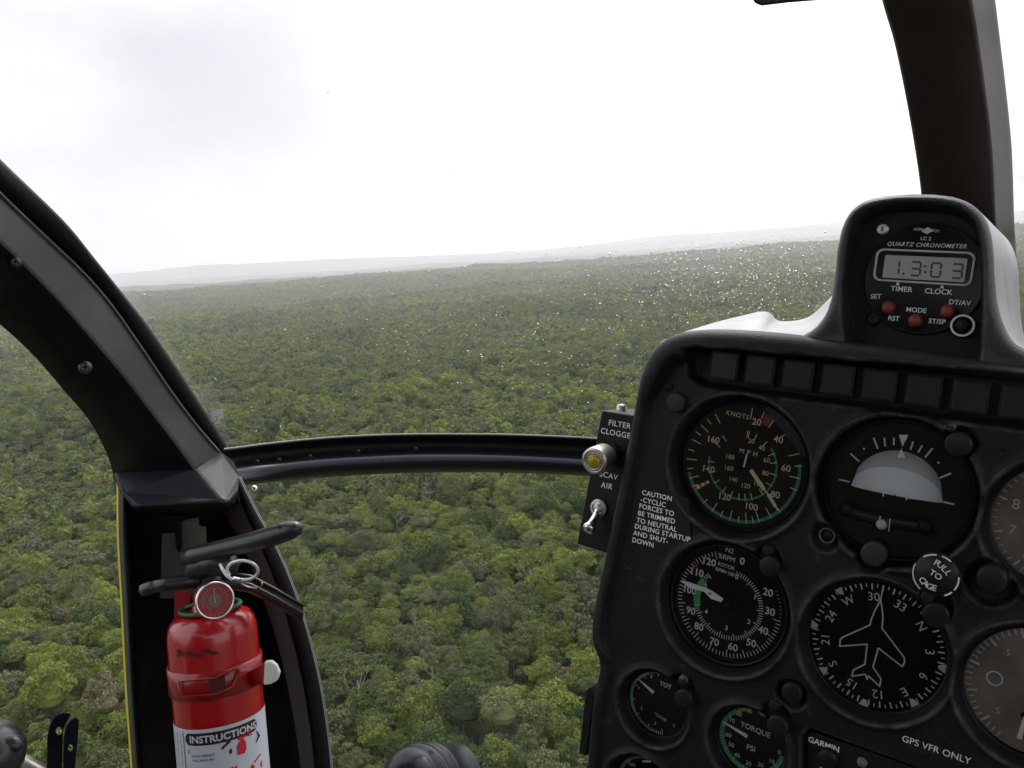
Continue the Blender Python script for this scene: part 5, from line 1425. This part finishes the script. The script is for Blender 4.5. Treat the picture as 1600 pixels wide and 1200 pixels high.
def strip(x, y):
    """a distant sunlit belt of canopy, its light put in as lime trees (0 to 1)"""
    u = (x + 900) / 2100.0
    if u < 0 or u > 1: return 0
    yc = 1900 + 300 * u + 90 * mnoise.noise(Vector((x / 260, 0, 8)))
    return math.exp(-((y - yc) / (75 + 90 * u)) ** 2) * min(1, u * 2.4) * min(1, (1 - u) * 4)
trees = []
for (x, y, r) in pts:
    a, b = regional(x, y)
    w = np.array([.36, .22 + .18 * max(0, -a), .15 + .25 * max(0, b), .075 + .30 * max(0, a) * (1 if b > -.1 else .3), .12 + .25 * max(0, -b)])
    w[3] += 5.0 * strip(x, y) if r > 1400 else 0; k = rs.choice(5, p=w / w.sum()); s = rs.uniform(.50, 1.10) if rs.rand() < .82 else rs.uniform(1.1, 1.75)  # sunlight on the distant belt painted in by favouring lime trees
    if r > 3500: s *= 2.3
    elif r > 1400: s *= 1.75
    elif r > 620: s *= 1.25
    hgt = rs.uniform(5.5, 10.5) * (.75 + .3 * s if r < 620 else 1.0)
    trees.append((x, y, ground(x, y), r, int(k), s, hgt, rs.uniform(0, 6.283), rs.uniform(.7, 1.45)))
    if rs.rand() < .06 and r < 620: trees[-1] = trees[-1][:6] + (hgt + rs.uniform(2.5, 5),) + trees[-1][7:]
# which trees show: in the frame and not behind the cabin's own parts
def visible(px, py):
    if not (-15 < px < 1615 and 380 < py < 1225): return False
    if px > 935 + (1100 - py) * .12 and py > 520: return False
    if 200 < px < 500 and py > 760 and px < 375 + (py - 745) * .32: return False
    if py < 760 and px < (py - 245) * .8 and px > (py - 500) * .85: return False
    if 180 < px < 375 and 690 < py: return False
    return True
cand = []
for i, t in enumerate(trees):
    if t[3] > 620: continue
    q = proj(Vector((t[0], t[1], t[2] + t[6] + 2)))
    if q and visible(q[0], q[1]): cand.append((t[5] / q[2], i))
cand.sort(reverse=True); near_ids = [i for _, i in cand[:300]]; near_set = set(near_ids)

G_TREE = 'trees of the nearest forest canopy'
def zone(px, py):
    if px < 200:
        if py > 1040: return 'just above the lower left corner handle'
        return 'low in the left door window' if py > 880 else 'high in the left door window'
    side = 'left' if px < 590 else ('middle' if px < 760 else 'right')
    near_ = {'left': 'beside the extinguisher pillar', 'middle': 'in the middle of the chin window', 'right': 'beside the instrument panel'}[side]
    if py > 1080: return 'near the ribbed housing, ' + near_
    if py > 980: return 'low down, ' + near_
    if py > 880: return 'halfway up, ' + near_
    return 'just under the sill, ' + near_
proto = {}
for n_, i in enumerate(near_ids):
    x, y, z, r, k, s, hgt, rot, zz = trees[i]; kn_ = names[k]; v = i % 4
    key = (kn_, v)
    if key not in proto:
        root = bpy.data.objects.new('forest_tree', None); COL.objects.link(root); root.empty_display_size = 1
        c = bpy.data.objects.new('crown', near_m[kn_][v]); COL.objects.link(c); c.parent = root
        t = bpy.data.objects.new('trunk', tr_m[i % 4]); COL.objects.link(t); t.parent = root
        proto[key] = (root, c, t)
    else:
        pr_, pc, pt = proto[key]; root = pr_.copy(); COL.objects.link(root)
        c = pc.copy(); COL.objects.link(c); c.parent = root; t = pt.copy(); COL.objects.link(t); t.parent = root
    root.location = (x, y, z); root.rotation_euler = (0, 0, rot)
    c.location = (0, 0, hgt); c.scale = (s * (1.35 - .35 * zz), s * (.7 + .3 * zz), s * zz); t.scale = (1, 1, hgt / 8.0)
    q_ = proj(Vector((x, y, z + hgt))); tag(root, DESC[kn_] + ' ' + zone(q_[0], q_[1]), 'tree', G_TREE)

# everything beyond: one mass, instanced on points
src = []
for k in names:
    for me in mid_m[k]: src.append(me)
for k in names:
    for me in far_m[k]: src.append(me)
NM = len(src)
gv, gi, gr_a, gs_a = [], [], [], []
for i, (x, y, z, r, k, s, hgt, rot, zz) in enumerate(trees):
    if i in near_set: continue
    q = proj(Vector((x, y, z + hgt)))
    if q is None or q[0] < -260 or q[0] > 1860 or q[1] > 1500: continue
    if r < 330: idx = -1
    gv.append((x, y, z + hgt)); gr_a.append(rot); gs_a.append((s * (1.35 - .35 * zz) , s * (.7 + .3 * zz), s * zz))
    if r < 300: idx = NM + (k * 4 + i % 4)
    elif r < 900: idx = k * 2 + i % 2
    else: idx = 10 + k
    gi.append(idx)
for k in names: src += near_m[k]
me = bpy.data.meshes.new('forest_canopy'); me.from_pydata(gv, [], []); 
at = me.attributes.new('which', 'INT', 'POINT'); at.data.foreach_set('value', gi)
at = me.attributes.new('turn', 'FLOAT', 'POINT'); at.data.foreach_set('value', gr_a)
at = me.attributes.new('grow', 'FLOAT_VECTOR', 'POINT'); at.data.foreach_set('vector', np.array(gs_a).ravel())
fo = bpy.data.objects.new('forest_canopy', me); COL.objects.link(fo)
tag(fo, 'mottled green rainforest canopy rolling away to the misty horizon', 'forest', kind='stuff')
ng = bpy.data.node_groups.new('canopy', 'GeometryNodeTree')
ng.interface.new_socket('Geometry', in_out='INPUT', socket_type='NodeSocketGeometry'); ng.interface.new_socket('Geometry', in_out='OUTPUT', socket_type='NodeSocketGeometry')
gin = ng.nodes.new('NodeGroupInput'); gout = ng.nodes.new('NodeGroupOutput'); jn = ng.nodes.new('GeometryNodeJoinGeometry')
def named(nm, ty):
    n = ng.nodes.new('GeometryNodeInputNamedAttribute'); n.data_type = ty; n.inputs['Name'].default_value = nm; return n.outputs['Attribute']
aw, atn, agr = named('which', 'INT'), named('turn', 'FLOAT'), named('grow', 'FLOAT_VECTOR')
cx = ng.nodes.new('ShaderNodeCombineXYZ'); ng.links.new(atn, cx.inputs['Z'])
er = ng.nodes.new('FunctionNodeEulerToRotation'); ng.links.new(cx.outputs[0], er.inputs[0])
hidden = []
for i, mesh in enumerate(src):
    so = bpy.data.objects.new('tree_crown', mesh); hidden.append(so)
    oi = ng.nodes.new('GeometryNodeObjectInfo'); oi.inputs['Object'].default_value = so; oi.inputs['As Instance'].default_value = True
    cmp_ = ng.nodes.new('FunctionNodeCompare'); cmp_.data_type = 'INT'; cmp_.operation = 'EQUAL'
    ins = [s_ for s_ in cmp_.inputs if s_.type == 'INT']; ng.links.new(aw, ins[0]); ins[1].default_value = i
    ip = ng.nodes.new('GeometryNodeInstanceOnPoints')
    ng.links.new(gin.outputs[0], ip.inputs['Points']); ng.links.new(cmp_.outputs[0], ip.inputs['Selection']); ng.links.new(oi.outputs['Geometry'], ip.inputs['Instance'])
    ng.links.new(er.outputs[0], ip.inputs['Rotation']); ng.links.new(agr, ip.inputs['Scale']); ng.links.new(ip.outputs[0], jn.inputs[0])
ng.links.new(jn.outputs[0], gout.inputs[0])
fo.modifiers.new('canopy', 'NODES').node_group = ng

# bare pale trees standing out of the canopy, found on the ground below their place in the view
def ray_ground(px, py, up=8.0):
    o = CAMM.translation; d = (P(px, py, 1.0) - o).normalized(); t = 20.0
    while t < 4000:
        p = o + d * t
        if p.z < ground(p.x, p.y) + up: return p
        t += 1.0
    return None
dm = [trunk_mesh('trunk_dead', 40 + s, 11.5, M_BARK, True, .16) for s in range(3)]
for j, (px, py) in enumerate(((480, 830), (645, 1000), (560, 1080), (800, 1010), (110, 960), (740, 860), (520, 925), (70, 880), (140, 745), (620, 815), (592, 770), (830, 905), (700, 1060), (868, 820), (760, 1120), (905, 985), (25, 980))):
    p = ray_ground(px, py, 11.0)
    o = bpy.data.objects.new('dead_tree', None); COL.objects.link(o); o.location = (p.x, p.y, ground(p.x, p.y)); o.rotation_euler = (0, 0, j * 1.7)
    t = bpy.data.objects.new('trunk', dm[j % 3]); COL.objects.link(t); t.parent = o; t.scale = (1, 1, .95 + .1 * (j % 3))
    tag(o, 'bare pale tree ' + zone(px, py), 'dead tree', 'bare pale trees in the canopy')

# ground sheet out to the horizon
M_GROUND = mat('forest_floor', (.030, .036, .016), .9, var=(.15, (.050, .055, .024), .4, .65))
def polar(name, rad, nang, m, zf, a0=-180, a1=180):
    vs = []; fs = []
    for r in rad:
        for i in range(nang + 1):
            a = R(a0 + (a1 - a0) * i / nang); x, y = r * math.sin(a), r * math.cos(a); vs.append((x, y, zf(x, y)))
    n = nang + 1
    for j in range(len(rad) - 1):
        for i in range(nang): fs.append((j * n + i, j * n + i + 1, (j + 1) * n + i + 1, (j + 1) * n + i))
    me = bpy.data.meshes.new(name); me.from_pydata(vs, [], fs); me.materials.append(m); me.polygons.foreach_set('use_smooth', [True] * len(fs)); me.update()
    o = bpy.data.objects.new(name, me); COL.objects.link(o); return o
gsh = polar('ground', [0.5] + list(np.geomspace(20, 25500, 95)), 160, M_GROUND, ground); tag(gsh, 'dark forest floor reaching to the horizon', 'ground', kind='structure')
# the far canopy, too distant to tell trees apart
mfar = bpy.data.materials.new('far_canopy'); mfar.use_nodes = True; t = mfar.node_tree; b = t.nodes['Principled BSDF']; b.inputs['Roughness'].default_value = .9; b.inputs['Specular IOR Level'].default_value = .1
ge = t.nodes.new('ShaderNodeNewGeometry'); vo = t.nodes.new('ShaderNodeTexVoronoi'); vo.inputs['Scale'].default_value = .06; t.links.new(ge.outputs['Position'], vo.inputs['Vector'])
nn = t.nodes.new('ShaderNodeTexNoise'); nn.inputs['Scale'].default_value = .006; nn.inputs['Detail'].default_value = 8; nn.inputs['Roughness'].default_value = .7; t.links.new(ge.outputs['Position'], nn.inputs['Vector'])
mm = t.nodes.new('ShaderNodeMath'); mm.operation = 'MULTIPLY_ADD'; t.links.new(vo.outputs['Color'], mm.inputs[0]); mm.inputs[1].default_value = .35; t.links.new(nn.outputs['Fac'], mm.inputs[2])
cr = t.nodes.new('ShaderNodeValToRGB'); e = cr.color_ramp.elements; e[0].position = .42; e[0].color = (.012, .017, .007, 1); e[1].position = .95; e[1].color = (.046, .056, .018, 1)
t.links.new(mm.outputs[0], cr.inputs[0]); t.links.new(cr.outputs[0], b.inputs['Base Color'])
def canopy_z(x, y):
    return ground(x, y) + 7.5 + 2.2 * mnoise.noise(Vector((x / 14, y / 14, 0))) + 3.0 * mnoise.noise(Vector((x / 45, y / 45, 4)))
fc_ = polar('distant_forest', list(np.geomspace(4000, 25000, 240)), 420, mfar, lambda x, y: canopy_z(x, y) - max(0, (5300 - math.hypot(x, y)) / 160), -60, 60)
tag(fc_, 'distant wooded hills fading into pale mist below the clouds', 'forest', kind='stuff')

# ================================================================== haze
mb = MB(); S = 29000
mb.box((0, 0, 480), (S, S, 640), M_BLACK)
hz_o = mb.build('haze'); hz_o.data.materials.clear()
mh = bpy.data.materials.new('haze'); mh.use_nodes = True; t = mh.node_tree; t.nodes.clear()
pv = t.nodes.new('ShaderNodeVolumePrincipled'); pv.inputs['Color'].default_value = (.96, .955, 1.0, 1); pv.inputs['Density'].default_value = .000086; pv.inputs['Anisotropy'].default_value = .5
oo = t.nodes.new('ShaderNodeOutputMaterial'); t.links.new(pv.outputs[0], oo.inputs['Volume']); hz_o.data.materials.append(mh)
tag(hz_o, 'pale mist hanging over the distant forest', 'haze', kind='stuff')
